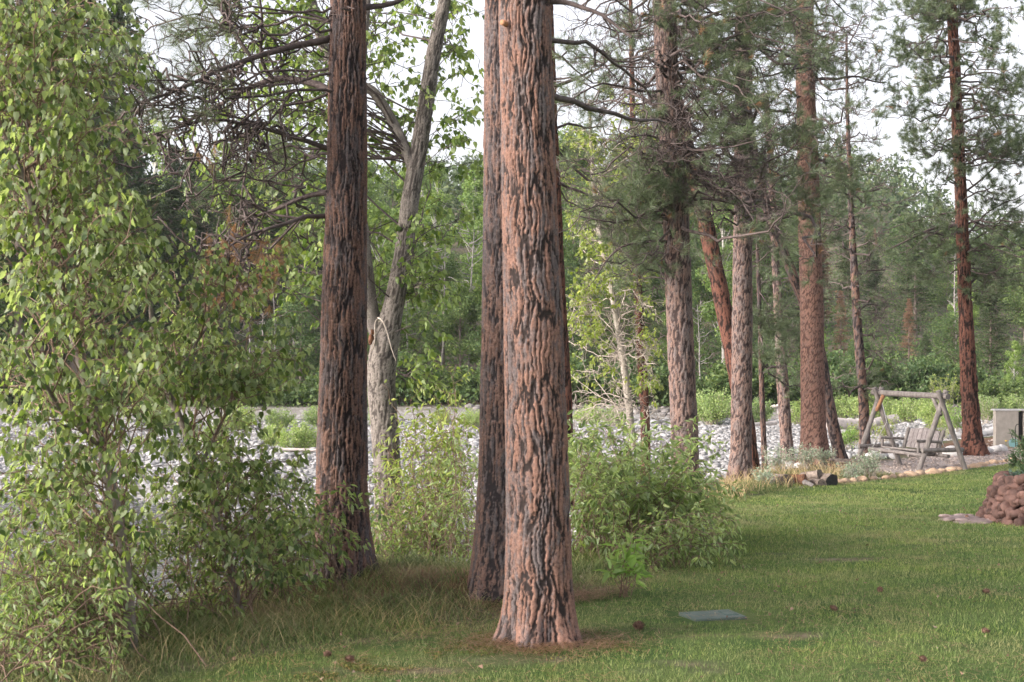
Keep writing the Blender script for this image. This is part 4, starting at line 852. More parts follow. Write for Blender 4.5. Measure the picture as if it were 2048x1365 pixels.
# ------------------------------------------------------------------ far trees
def tmpl_conifer(H, Rr, seed, mat='far_conifer', nb=150, open_=.1):
    mb = MB(); tubes(mb, np.array([[[0, 0, -1], [0, 0, H * .3], [0, 0, H * .65], [0, 0, H]]]), .012 * H + .05, .03, 7)
    z = H * (open_ + (1 - open_) * rng.random(nb) ** .9); a = rng.uniform(0, 6.28, nb); u = (z / H - open_) / (1 - open_); L = Rr * (1 - u) ** .75 * rng.uniform(.55, 1.1, nb) * np.clip(.5 + u * 4, .5, 1) + .25
    d = np.stack([np.cos(a), np.sin(a), rng.uniform(-.15, .35, nb)], -1); S = np.stack([0 * z, 0 * z, z], -1); E = S + d * L[:, None]; C = (S + E) / 2; C[:, 2] += .12 * L; br = bezier_paths(S, E, C, 6)
    tubes(mb, br, .05, .015, 3); t = mb
    fl = MB(); m = 46; pi = np.repeat(np.arange(nb), m); tt = rng.uniform(.25, 1, len(pi)); p, dd = interp_path(br, pi, tt); wd = (.13 + .16 * L[pi] * (1.1 - tt))[:, None]
    p = p + rng.normal(size=p.shape) * wd * np.array([1, 1, .45]); flakes(fl, p, .15, np.tile([0, 0, .7], (len(p), 1)))
    return t, fl
def tmpl_decid(H, Rr, seed, nl=34, lf=9500, low=.22, s=.15):
    mb = MB(); lean = rng.normal(0, .03, 2) * H
    tubes(mb, np.array([[[0, 0, -1], [lean[0] * .3, lean[1] * .3, H * .3], [lean[0] * .7, lean[1] * .7, H * .6], [lean[0], lean[1], H * .93]]]), .009 * H + .05, .03, 7)
    z = H * rng.uniform(low, .97, nl); u = (z / H - low) / (1 - low); env = Rr * np.sin(np.clip(.18 + u * .85, 0, 1) * np.pi) ** .7; a = rng.uniform(0, 6.28, nl); rr_ = env * np.sqrt(rng.random(nl)) * .85
    c = np.stack([np.cos(a) * rr_ + lean[0] * u, np.sin(a) * rr_ + lean[1] * u, z], -1); rad = Rr * rng.uniform(.22, .42, nl)
    S = np.stack([lean[0] * u * .8, lean[1] * u * .8, np.maximum(z - .16 * H, .15 * H)], -1); br = up_paths(S, c, 5, .06, .05); tubes(mb, br, .06, .02, 4)
    fl = MB(); k = rng.choice(nl, lf, p=rad ** 2 / (rad ** 2).sum()); n = nrm(rng.normal(size=(lf, 3))); rr2 = rad[k] * (.45 + .6 * rng.random(lf) ** .5)
    rr2 *= .75 + .6 * noise3(n * 1.7 + k[:, None] * 3.3, seed); p = c[k] + n * rr2[:, None] * np.array([1, 1, .8]); flakes(fl, p, s, n + np.array([0, 0, .4])); return mb, fl
def proto(name, tf, tmat, cmat, label):
    t, f = tf; root = empty(name, (0, 0, -80), label, 'tree'); t.build('trunk', M[tmat], root); f.build('crown', M[cmat], root, smooth=False); return root
PC = [proto('conifer', tmpl_conifer(16, 3.0, i, nb=int(170 + 20 * i)), 'far_trunk', 'far_conifer', '') for i in range(5)]
PB = [proto('conifer', tmpl_conifer(16, 2.6, 9, nb=150), 'far_trunk', 'far_brown', '')]
PD = [proto('broadleaf_tree', tmpl_decid(12, 3.0 + .4 * (i % 3), i, nl=30 + 5 * i), 'far_trunk', 'far_green', '') for i in range(5)]
PA = [proto('broadleaf_tree', tmpl_decid(14, 2.1, 20 + i, nl=36, low=.18, lf=8000), 'aspen_trunk', 'far_light', '') for i in range(4)]
def tmpl_shrub(seed, Rr=1.3, H=1.7, n=46, lf=3600, s=.07):
    mb = MB(); a = rng.uniform(0, 6.28, n); rr_ = Rr * np.sqrt(rng.random(n)); E = np.stack([np.cos(a) * rr_, np.sin(a) * rr_, H * np.sqrt(np.clip(1 - (rr_ / Rr) ** 2 * .8, 0, 1)) * rng.uniform(.75, 1.05, n)], -1); S = E * np.array([.2, .2, 0]) ; br = up_paths(S, E, 6, .07, .1); tubes(mb, br, .018, .006, 3)
    fl = MB(); pi = rng.integers(0, n, lf); p, d = interp_path(br, pi, rng.uniform(.15, 1, lf) ** .7); flakes(fl, p + rng.normal(size=p.shape) * .10, s); return mb, fl
def proto_s(name, i, mat, **k):
    t, f = tmpl_shrub(i, **k); root = empty(name, (0, 0, -80), '', 'shrub'); t.build('stems', M['twig_pale'], root); f.build('foliage', M[mat], root, smooth=False); return root
PS = [proto_s('bar_willow', i, 'far_willow') for i in range(3)]
PG = [proto_s('bank_shrub', i, 'far_green', Rr=2.0, H=2.8, n=60, lf=6500, s=.12) for i in range(3)]
PSN = []
for i in range(2):
    mb = MB(); H = 9; tubes(mb, wiggle(np.array([[[0, 0, -.5], [.1, 0, H * .3], [.1, .1, H * .6], [.3, .1, H]]]) + 0.0, .02), .09, .02, 7)
    z = rng.uniform(H * .3, H, 34); a = rng.uniform(0, 6.28, 34); L = rng.uniform(.4, 1.6, 34); S = np.stack([0 * z + .1, 0 * z + .05, z], -1); E = S + np.stack([np.cos(a), np.sin(a), rng.uniform(0, .9, 34)], -1) * L[:, None]; br = up_paths(S, E, 6, .12, .0); tubes(mb, br, .03, .014, 4)
    root = empty('dead_tree', (0, 0, -80), '', 'dead tree'); mb.build('trunk', M['snag'], root); PSN.append(root)
LAND = [(-900, 'left of the leaning cottonwood'), (140, 'between both young cottonwoods'), (400, 'left of the dark pine'), (640, 'behind the dark pine'), (745, 'behind the forked cottonwood'), (830, 'right of the forked cottonwood'), (960, 'behind the nearest pine'), (1140, 'right of the nearest pine'), (1245, 'behind the slender red pine'), (1330, 'behind the pinkish grey pine'), (1395, 'behind the leaning pine'), (1500, 'behind the crooked pine'), (1595, 'behind the thick red pine'), (1655, 'behind the thin straight pine'), (1745, 'above the log swing'), (1900, 'behind the rightmost pine'), (1960, 'right of the rightmost pine')]
def where(px):
    r = LAND[0][1]
    for x, t in LAND:
        if px >= x: r = t
    return r
placed = []
def put(pro, x, y, H, H0, kind, rowname, grp, cat=None, wide=1.0, z=None):
    c = copy_tree(pro); s = H / H0; c.location = (x, y, (hz(x, y) - .1) if z is None else z); c.scale = (s * wide, s * wide, s); c.rotation_euler[2] = rng.uniform(0, 6.28)
    px = 1024 + x / y * F; c['group'] = grp
    if cat: c['category'] = cat
    placed.append((px, kind, rowname, where(px), c)); return c
ENV_X = [-900, 0, 200, 280, 400, 640, 760, 960, 1130, 1300, 1450, 1600, 1700, 1800, 1900, 2048, 2600]
ENV_Y = [60, 40, 40, 230, 265, 300, 290, 280, 240, 250, 285, 390, 430, 420, 450, 430, 420]
def row(Y0, Y1, step, off, jit, probs, rowname, hmax, hmin=3.5):
    px = -620
    while px < 2680:
        Y = rng.uniform(Y0, Y1); x = (px + rng.uniform(-.35, .35) * step - 1024) / F * Y; q = 1024 + x / Y * F
        env = np.interp(q, ENV_X, ENV_Y) + off + rng.uniform(0, jit); H = (682.5 - env) / F * Y + EYE - hz(x, Y); H = float(np.clip(H, hmin, hmax))
        pr = probs(q); k = rng.choice(4, p=np.array(pr) / sum(pr))
        if k == 0: put(PC[rng.integers(5)], x, Y, H, 16, 'dark conifer', rowname, 'conifers on the far bank', wide=min(1.5, 1.0 * 16 / max(H, 8)) if H < 16 else 1)
        elif k == 1: put(PD[rng.integers(5)], x, Y, H, 12, 'broadleaf tree', rowname, 'broadleaf trees on the far bank', wide=1.0 if H > 6 else 1.4)
        elif k == 2: put(PA[rng.integers(4)], x, Y, H, 14, 'pale trunked tree', rowname, 'broadleaf trees on the far bank', wide=1.1)
        else: put(PB[0], x, Y, H, 16, 'dying conifer', rowname, 'conifers on the far bank')
        px += step
def prb(q):
    if q < 700: return (5, 2.2, .6, .15)
    if q < 1000: return (.3, 1.5, 6, 0)
    if q < 1340: return (1, 3.5, 3, .1)
    if q < 1600: return (2, 4, 1, .1)
    if q < 1760: return (3.5, 2.5, .8, .9)
    return (3.5, 4, .5, .1)
row(80, 85, 125, 240, 110, lambda q: (1, 5, 1.5, 0) if q > 660 else (2, 4, 1, 0), 'front row', 11, 3)
row(88, 96, 105, 110, 110, prb, 'second row', 15)
row(103, 118, 85, 40, 90, prb, 'third row', 19)
row(128, 155, 68, 5, 60, prb, 'fourth row', 22)
row(170, 215, 56, 0, 55, prb, 'back row', 22)
for q, Y, H in ((150, 62 + 20, 36), (40, 80, 40), (230, 84, 30), (-120, 82, 38), (90, 90, 42)): put(PC[rng.integers(5)], (q - 1024) / F * Y, Y, H, 16, 'towering dark conifer', 'front row', 'conifers on the far bank', wide=.62)
for q in range(-300, 2500, 52):
    Y = rng.uniform(73.5, 76.5); x = (q + rng.uniform(-20, 20) - 1024) / F * Y; put(PG[rng.integers(3)], x, Y, rng.uniform(1.2, 3.0), 2.8, 'green bank shrub', "at the water's edge", 'shrubs on the far bank', wide=1.1)
for q, py, s in ((590, 905, 1.0), (550, 892, .8), (625, 898, .8), (1425, 850, 1.5), (1400, 845, 1.2), (1515, 848, 1.15), (1458, 835, .9), (1690, 838, 1.2), (1730, 842, 1.3), (1770, 838, 1.1), (1660, 832, .8), (1815, 845, 1.1), (1850, 835, 1.0), (1990, 836, 1.0), (2030, 832, 1.1), (1960, 842, 1.1), (1160, 845, .6), (900, 905, .5), (1870, 855, 1.1), (700, 890, .8), (430, 900, .9), (480, 862, 1.1), (560, 858, .9), (640, 855, 1.0), (755, 852, .9), (880, 850, .7), (945, 856, .8), (1180, 850, .9), (1230, 852, .8), (320, 860, 1.1), (200, 862, 1.0), (1600, 850, 1.0)):
    h = hit(q, py); put(PS[rng.integers(3)], h[0], h[1], s * 1.05, 1.7, 'pale green willow', 'on the cobble bar', 'willows on the cobble bar', cat='shrub', z=h[2] - .05)
for q, Y, H in ((520, 79, 7.2), (555, 80, 6.8), (495, 79, 6.0), (585, 82, 5.5), (820, 82, 6.4), (935, 84, 9.0), (1402, 80, 5), (1640, 79, 3.2), (1910, 90, 8), (880, 86, 8)):
    x = (q - 1024) / F * Y; put(PSN[rng.integers(2)], x, Y, H, 9, 'bare whitish dead tree', 'on the far bank', 'dead trees on the far bank', wide=1.0)
for pro in PC + PB + PD + PA + PS + PG + PSN:
    for ch in list(pro.children): bpy.data.objects.remove(ch)
    bpy.data.objects.remove(pro)
placed.sort(key=lambda t: t[0]); from collections import defaultdict
grp = defaultdict(list)
for px, kind, rn_, wh, c in placed: grp[(kind, rn_, wh)].append(c)
for (kind, rn_, wh), cs in grp.items():
    for i, c in enumerate(cs):
        lead = (ORD[i].capitalize() + ' from left ') if len(cs) > 1 else 'Single '
        c['label'] = lead + kind + (' in the ' + rn_ if 'row' in rn_ else ' ' + rn_) + ', ' + wh
# brush cover under the far forest so the hillside reads as wood
def undergrowth():
    mb = MB(); n = 150000; Y = 72.5 + 125 * rng.random(n) ** 1.5; X = rng.uniform(-.62, .62, n) * Y; z = height(X, Y); k = noise2(X * .15, Y * .15, 88) > .33; p = np.stack([X, Y, z + rng.random(n) * .9], -1)[k]
    flakes(mb, p, .15); tag(mb.build('forest_undergrowth', M['far_green'], smooth=False), kind='stuff')
    mb = MB(); n = 60000; Y = rng.uniform(200, 430, n); X = rng.uniform(-.55, .55, n) * Y; z = height(X, Y); c = noise2(X * .05, Y * .05, 89); k = c > .5; c = None
    base = np.stack([X, Y, z], -1)[k]; b2 = np.repeat(base[::6], 16, 0); hgt = rng.random(len(b2)); b2 = b2 + np.stack([rng.normal(0, 1, len(b2)) * (1.2 - hgt) * 1.6, rng.normal(0, 1, len(b2)) * (1.2 - hgt) * 1.6, hgt * 11], -1)
    flakes(mb, b2, .6); tag(mb.build('distant_wood', M['far_conifer'], smooth=False), kind='stuff')
undergrowth()

# ------------------------------------------------------------------ logs, driftwood
def log_mesh(mb, a, b, r, sides=16, n=10, rough=.12, seed=0, cap=True):
    a = np.array(a, float); b = np.array(b, float); t = np.linspace(0, 1, n); d = nrm(b - a); ref = np.array([0, 0, 1.0]) if abs(d[2]) < .9 else np.array([1.0, 0, 0]); u = nrm(np.cross(d, ref)); v_ = np.cross(u, d); th = np.arange(sides) * 2 * np.pi / sides
    T_, TH = np.meshgrid(t, th, indexing='ij'); q = np.stack([np.cos(TH) * 1.6, np.sin(TH) * 1.6, T_ * 1.5 + seed * 5.0], -1)
    rr_ = r * (1 + rough * 2 * (noise3(q, seed + 3) - .5) + rough * .6 * (noise3(q * 3, seed + 4) - .5))
    c = a + (b - a) * T_[..., None]; v = c + (u * np.cos(TH)[..., None] + v_ * np.sin(TH)[..., None]) * rr_[..., None]
    i, j = np.meshgrid(np.arange(n - 1), np.arange(sides), indexing='ij'); j2 = (j + 1) % sides
    mb.add(v, np.stack([i * sides + j, i * sides + j2, (i + 1) * sides + j2, (i + 1) * sides + j], -1).reshape(-1, 4), rnd=.5)
    return v
def cap_mesh(v, outw):
    mb = MB(); c = v.mean(0); n = len(v); mb.add(np.vstack([v + outw, c + outw * 1.5]), np.array([[k, (k + 1) % n, n] for k in range(n)]), rnd=.5); return mb
def log(name, label, a, b, r, mat='log_wood', endm='log_end', cat='log', group=None, rough=.12, seed=0, sides=18):
    a = np.array(a, float); b = np.array(b, float); root = empty(name, tuple((a + b) / 2 - np.array([0, 0, r])), label, cat, group)
    mb = MB(); v = log_mesh(mb, a, b, r, sides, 12, rough, seed); mb.build('wood', M[mat], root, local=root.location); d = nrm(b - a)
    if endm:
        for e, s in ((v[0], -1), (v[-1], 1)): cap_mesh(e, d * s * .003).build('cut_end', M[endm], root, smooth=False, local=root.location)
    return root
def LP(px, py, dy=0, lift=0): h = hit(px, py); return np.array([h[0], h[1] + dy, h[2] + lift])
GL = 'old logs heaped beside the lawn'
yl = hit(1600, 972)[1]
def at(px, py, dy=0): return P(px, py, yl + dy)
log('log', 'Pale thick sawn log at the left end of the log pile', at(1548, 964, .3), at(1574, 966, -.25), .15, group=GL, seed=1)
log('log', 'Crumbling orange brown rotten log in the middle of the log pile', at(1580, 966, .0), at(1612, 964, -.1), .14, 'rot_wood', 'rot_wood', group=GL, rough=.35, seed=2)
log('log', 'Pale split log lying on top of the log pile', at(1606, 956, .35), at(1640, 949, .1), .095, group=GL, seed=3, rough=.25)
log('log', 'Thin grey split log leaning down at the front of the log pile', at(1603, 961, -.15), at(1627, 974, -.45), .045, 'weather_wood', group=GL, seed=4, rough=.3)
log('log', 'Short light coloured log end low in the front of the pile', at(1620, 967, .25), at(1644, 969, -.2), .095, group=GL, seed=5, rough=.2)
log('log', 'Dark charred log at the right end of the log pile', at(1640, 962, .25), at(1664, 964, -.1), .125, 'log_wood', 'black', group=GL, seed=6, rough=.3)
log('log', 'Small dark branch stub on top of the right end of the log pile', at(1642, 951, .2), at(1672, 955, 0), .045, 'rust', 'black', group=GL, seed=7, rough=.3)
log('driftwood', 'Long bleached driftwood log on the cobble bar behind the thin straight pine', P(1658, 846, 55), P(1745, 852, 56), .22, 'drift', 'drift', 'driftwood', seed=8, rough=.2)
log('driftwood', 'Thin pale driftwood pole on the cobbles left of the thin crooked pine', P(1505, 850, 56) , P(1552, 846, 57), .08, 'drift', 'drift', 'driftwood', seed=9)
log('driftwood', 'Grey driftwood trunk on the cobble bar behind the swing left leg', P(1745, 846, 57), P(1792, 838, 58), .16, 'drift', 'drift', 'driftwood', seed=10, rough=.3)
log('driftwood', 'Thin driftwood pole lying on the left cobbles beside the dark pine', P(560, 899, 46), P(640, 901, 46), .05, 'drift', 'drift', 'driftwood', seed=12)
rt = empty('driftwood', tuple(P(1555, 830, 70)), 'Bleached dead branch with upturned arms lying by the far channel', 'driftwood'); mb = MB()
hb = [hl([(1538, 817, 0), (1550, 811, 0), (1575, 812, 0), (1590, 822, 0), (1606, 838, 0)], 70), hl([(1575, 812, 0), (1582, 820, -.3), (1600, 832, -.5), (1612, 838, -1)], 70)]
tubes(mb, np.array([resample(h_, 10) for h_ in hb]), .1, .05, 7); mb.build('wood', M['drift'], rt, local=rt.location)
# drift pile far behind swing
rt = empty('driftwood_pile', tuple(P(1820, 800, 74)), 'Dark tangled root mass on the far bank above the swing beam', 'driftwood'); mb = MB(); c0 = P(1822, 800, 74); c0 = c0 - np.array([0, 0, .3]); S = c0 + rng.normal(0, 1, (46, 3)) * np.array([.8, .4, .12]); E = S + rng.normal(0, 1, (46, 3)) * np.array([.5, .3, .16]); tubes(mb, up_paths(S, E, 6, .15), .07, .03, 5); mb.build('roots', M['twig_dark'], rt, local=rt.location)
rt = empty('driftwood_pile', tuple(P(915, 815, 75)), 'Brown brush and roots slumped at the cut bank left of the nearest pine', 'driftwood'); mb = MB(); c0 = P(920, 822, 75); S = c0 + rng.normal(0, 1, (90, 3)) * np.array([1.0, .5, .3]); E = S + rng.normal(0, 1, (90, 3)) * np.array([.8, .4, .45]) - np.array([0, 0, .2]); tubes(mb, up_paths(S, E, 6, .15), .04, .02, 4); mb.build('roots', M['twig_brown'], rt, local=rt.location)

# ------------------------------------------------------------------ stones
def stone_proto(seed, mat, sub=3, flat=.62):
    v, f = rock_shape(sub, seed + 30, .45, .3); mb = MB(); mb.add(v * np.array([1, .8, flat]), f, rnd=.5); o = mb.build('stone', M[mat]); return o.data, bpy.data.objects.remove(o)
TS = [stone_proto(i, 'tan_stone')[0] for i in range(5)]; WS = [stone_proto(i + 7, 'cobble_grey')[0] for i in range(5)]
def put_stone(me, p, s, label, name, grp_):
    o = bpy.data.objects.new(name, me); col.objects.link(o); o.location = p; o.scale = s; o.rotation_euler = (rng.normal(0, .12), rng.normal(0, .12), rng.uniform(0, 6.28)); tag(o, label, 'stone', grp_); return o
bp_px = [(1675, 968), (1692, 966), (1708, 965), (1726, 963), (1748, 961), (1772, 959), (1787, 957), (1806, 955), (1824, 953), (1842, 950), (1868, 948), (1884, 945), (1902, 943), (1918, 940), (1934, 938), (1950, 936), (1964, 933), (1976, 930), (1988, 928), (2000, 927), (2014, 925), (2030, 923)]
for i, (x, y) in enumerate(bp_px):
    h = hit(x, y); s = rng.uniform(.075, .125) * (1.15 if i in (2, 10, 12, 17) else 1); put_stone(TS[i % 5], (h[0], h[1] + .05, h[2] + s * .22), (s * 1.25, s, s), '%s tan border stone from the log pile, edging the lawn' % ORD[i].capitalize(), 'border_stone', 'tan stones edging the lawn')
wb = [(1577, 934, .14, 'Pale rounded stone left of the thick red pine base'), (1598, 936, .13, 'Pale stone against the left foot of the thick red pine'), (1668, 922, .13, 'Small pale stone at the right foot of the thick red pine'), (1690, 920, .22, 'Large pale stone left of the swing left leg'), (1743, 918, .18, 'Pale upright stone left of the hanging bench'), (1762, 918, .18, 'Pale flat stone under the left end of the bench'), (1782, 918, .18, 'Pale stone under the bench beside the back leg'),
      (1905, 912, .26, 'Large grey boulder between the bench and the rightmost pine'), (1972, 906, .16, 'Grey stone right of the rightmost pine foot'), (1990, 904, .18, 'Second grey stone right of the rightmost pine'), (2006, 902, .18, 'Third grey stone right of the rightmost pine'), (1893, 878, .18, 'Pale stone behind the swing beside its right back leg'), (1915, 876, .2, 'White stone left of the rightmost pine trunk'), (1928, 875, .16, 'Small white stone touching the rightmost pine'), (1962, 872, .2, 'White stone between the rightmost pine and the concrete block'), (1978, 870, .26, 'Long pale stone in front of the concrete block'), (1706, 954, .17, 'Flat tan stone behind the border row near the swing left leg')]
for i, (x, y, s, lb) in enumerate(wb):
    h = hit(x, y); put_stone(WS[i % 5], (h[0], h[1], h[2] + s * .35), (s * 1.15, s, s), lb, 'garden_stone', 'pale stones around the swing area')

# ------------------------------------------------------------------ fire grate by the red pine
h = hit(1700, 944); fx, fy, fz = h; rt = empty('fire_grate', (fx, fy, fz), 'Low rusty grate slab on dark stones between the log pile and the swing', 'fire grate')
def box(mb, c, s, rz=0.0, bev=0.0):
    x, y, z = np.array(s) / 2; v = np.array([(sx * x, sy * y, sz * z) for sz in (-1, 1) for sy in (-1, 1) for sx in (-1, 1)]); cz, sz_ = math.cos(rz), math.sin(rz)
    v = np.stack([v[:, 0] * cz - v[:, 1] * sz_, v[:, 0] * sz_ + v[:, 1] * cz, v[:, 2]], -1) + np.array(c); mb.add(v, np.array([(0, 2, 3, 1), (4, 5, 7, 6), (0, 1, 5, 4), (2, 6, 7, 3), (0, 4, 6, 2), (1, 3, 7, 5)]), rnd=rng.random())
mb = MB(); log_mesh(mb, (fx - .48, fy, fz + .24), (fx + .18, fy + .1, fz + .22), .03, 8, 6, .3, 3); log_mesh(mb, (fx - .4, fy - .25, fz + .23), (fx + .22, fy - .2, fz + .2), .03, 8, 6, .3, 4); log_mesh(mb, (fx - .42, fy + .2, fz + .25), (fx + .2, fy + .28, fz + .22), .03, 8, 6, .3, 5); mb.build('slab', M['log_wood'], rt, local=rt.location)
mb = MB()
for k in range(5): box(mb, (fx - .42 + k * .16, fy, fz + .14), (.02, .5, .05), .05)
box(mb, (fx - .1, fy - .24, fz + .1), (.7, .03, .05)); mb.build('grate', M['rust'], rt, local=rt.location, smooth=False)
mb = MB(); k = 14; pp = np.stack([fx - .1 + rng.uniform(-.45, .45, k), fy + rng.uniform(-.35, .35, k), fz + .03 + 0 * rng.random(k)], -1); rocks(mb, pp, rng.uniform(.05, .1, k), 2); mb.build('fire_stones', M['red_stone'], rt, local=rt.location)

# ------------------------------------------------------------------ log swing
def build_swing():
    c1 = hit(1754, 931); c2 = hit(1882, 941); zg = min(c1[2], c2[2]); u = nrm(np.array([c2[0] - c1[0], c2[1] - c1[1], 0])); v = np.array([-u[1], u[0], 0])   # v points away from the viewer and to the right
    if v[1] < 0: v = -v
    yw = (c1[1] + c2[1]) / 2; mpp = yw / F
    root = empty('log_swing', (float((c1[0] + c2[0]) / 2), float((c1[1] + c2[1]) / 2), float(zg)), 'Weathered log A-frame with a slatted bench hanging from its top beam', 'swing')
    Hh = 150 * mpp; loc = np.array(root.location); Wd = np.linalg.norm((c2 - c1)[:2])
    def pole(nm, a, b, r, mat='weather_wood', sd=0, sub=None):
        mb = MB(); vv = log_mesh(mb, a, b, r, 14, 14, .07, sd); d = nrm(np.array(b) - np.array(a))
        for e, s in ((vv[0], -1), (vv[-1], 1)): cm = cap_mesh(e, d * s * .002); mb.add(cm.v[0], cm.f[0], rnd=.5)
        return mb.build(nm, M[mat], sub or root, local=loc)
    top = zg + Hh
    m1 = np.array([c1[0], c1[1], 0]); m2 = np.array([c2[0], c2[1], 0]); up = np.array([0, 0, 1.0])
    for k, (m, s) in enumerate(((m1, 1), (m2, 2))):
        sp = 50 * mpp / max(abs(v[0]), .3)
        gl = hz(*(m - v * sp)[:2]); gr = hz(*(m + v * sp)[:2])
        f1 = m - v * sp + up * (gl - .04); f2 = m + v * sp + up * (gr - .04)
        t1 = m + v * .14 + up * (top + .12); t2 = m - v * .14 + up * (top + .12)
        pole('leg', f1, t1, .06, sd=3 + k); pole('leg', f2 + u * .08, t2 + u * .08, .058, 'weather_wood', sd=6 + k)
        # short braces with orange worn wood
        pole('brace', m + u * (.30 if k == 0 else -.32) + up * (top + .02), m - v * .05 + u * .05 + up * (top - .42), .045, 'orange_wood' if k == 0 else 'weather_wood', sd=9 + k)
        a = .27; pa = f1 + (t1 - f1) * a; pb = f2 + (t2 - f2) * a; dd = nrm(pb - pa)
        pole('crossbar', pa - dd * .12 + u * .03 + up * .0, pb + dd * .16 + u * .03, .05, sd=12 + k)
    pole('top_beam', m1 - u * .16 + up * (top + .0), m2 + u * .24 + up * (top + .0), .066, sd=15)
    # bench
    bn_ = bpy.data.objects.new('bench', None); col.objects.link(bn_); bn_.parent = root
    cb = (m1 + m2) / 2 + up * (zg + .43) + u * .10; fw = -v; half = .62
    def bp(nm, a, b, r, sd=0): return pole(nm, a, b, r, 'weather_wood', sd, bn_)
    # seat slats (along u) and rails
    for k in range(6):
        o = cb + fw * (-.24 + k * .11) + up * (.0 + .012 * k); bp('seat_slat', o - u * half, o + u * half, .024, 20 + k)
    bp('front_rail', cb + fw * .40 - u * 1.02 + up * .0, cb + fw * .40 + u * .98 - up * .02, .042, 31)
    bp('back_rail', cb - fw * .30 - u * .8 - up * .06, cb - fw * .30 + u * .95 - up * .06, .042, 32)
    for s in (-1, 0, 1): bp('under_rail', cb - fw * .36 + u * s * .5 - up * .05, cb + fw * .46 + u * s * .5 - up * .05, .034, 34 + s)
    # back: vertical planks between leaning posts
    bk = nrm(up - fw * .32)
    mb = MB(); npk = 7
    for k in range(npk):
        a = -half + .09 + (2 * half - .18) * (k + .5) / npk; w2 = (2 * half - .18) / npk * .46; hgt = .50 - .05 * abs(k - (npk - 1) / 2) / 3
        o = cb - fw * .27 + u * a + bk * .05; th = nrm(np.cross(u, bk)) * .014; c8 = [o + u * sx * w2 + bk * (hgt if sz else 0) + th * sy for sz in (0, 1) for sy in (-1, 1) for sx in (-1, 1)]
        mb.add(np.array(c8), np.array([(0, 2, 3, 1), (4, 5, 7, 6), (0, 1, 5, 4), (2, 6, 7, 3), (0, 4, 6, 2), (1, 3, 7, 5)]), rnd=rng.random())
    mb.build('backrest', M['plank_wood'], bn_, smooth=False, local=loc)
    for s in (-1, 1):
        o = cb - fw * .27 + u * s * half; bp('back_post', o - bk * .05, o + bk * .52, .04, 40 + s)
        a0 = cb + fw * .30 + u * s * (half + .03); bp('arm_post', a0 - up * .04, a0 + up * .27, .035, 43 + s)
        bp('armrest', a0 + fw * .06 + up * .28, cb - fw * .30 + u * s * (half + .03) + up * .24 - 0 * up, .034, 46 + s)
    o = cb - fw * .29; bp('back_rail', o - u * half + bk * .40 - fw * .03, o + u * half + bk * .40 - fw * .03, .03, 51)
    # chains
    for s, mm in ((-1, m1), (1, m2)):
        b0 = (m1 + m2) / 2 + u * s * (Wd / 2 - .12) + up * (top - .05); mid = cb + u * s * .88 + up * .62
        for tgt in (cb + fw * .40 + u * s * .92, cb - fw * .30 + u * s * .88):
            mb = MB(); L = []
            for q0, q1 in ((b0, mid), (mid, tgt)):
                n = max(3, int(np.linalg.norm(q1 - q0) / .045))
                for j in range(n): L.append((q0 + (q1 - q0) * j / n, q0 + (q1 - q0) * (j + .8) / n))
            pth = np.array([[a_, b_] for a_, b_ in L]); tubes(mb, pth, .009, .009, 5); mb.build('chain', M['metal'], root, local=loc)
build_swing()

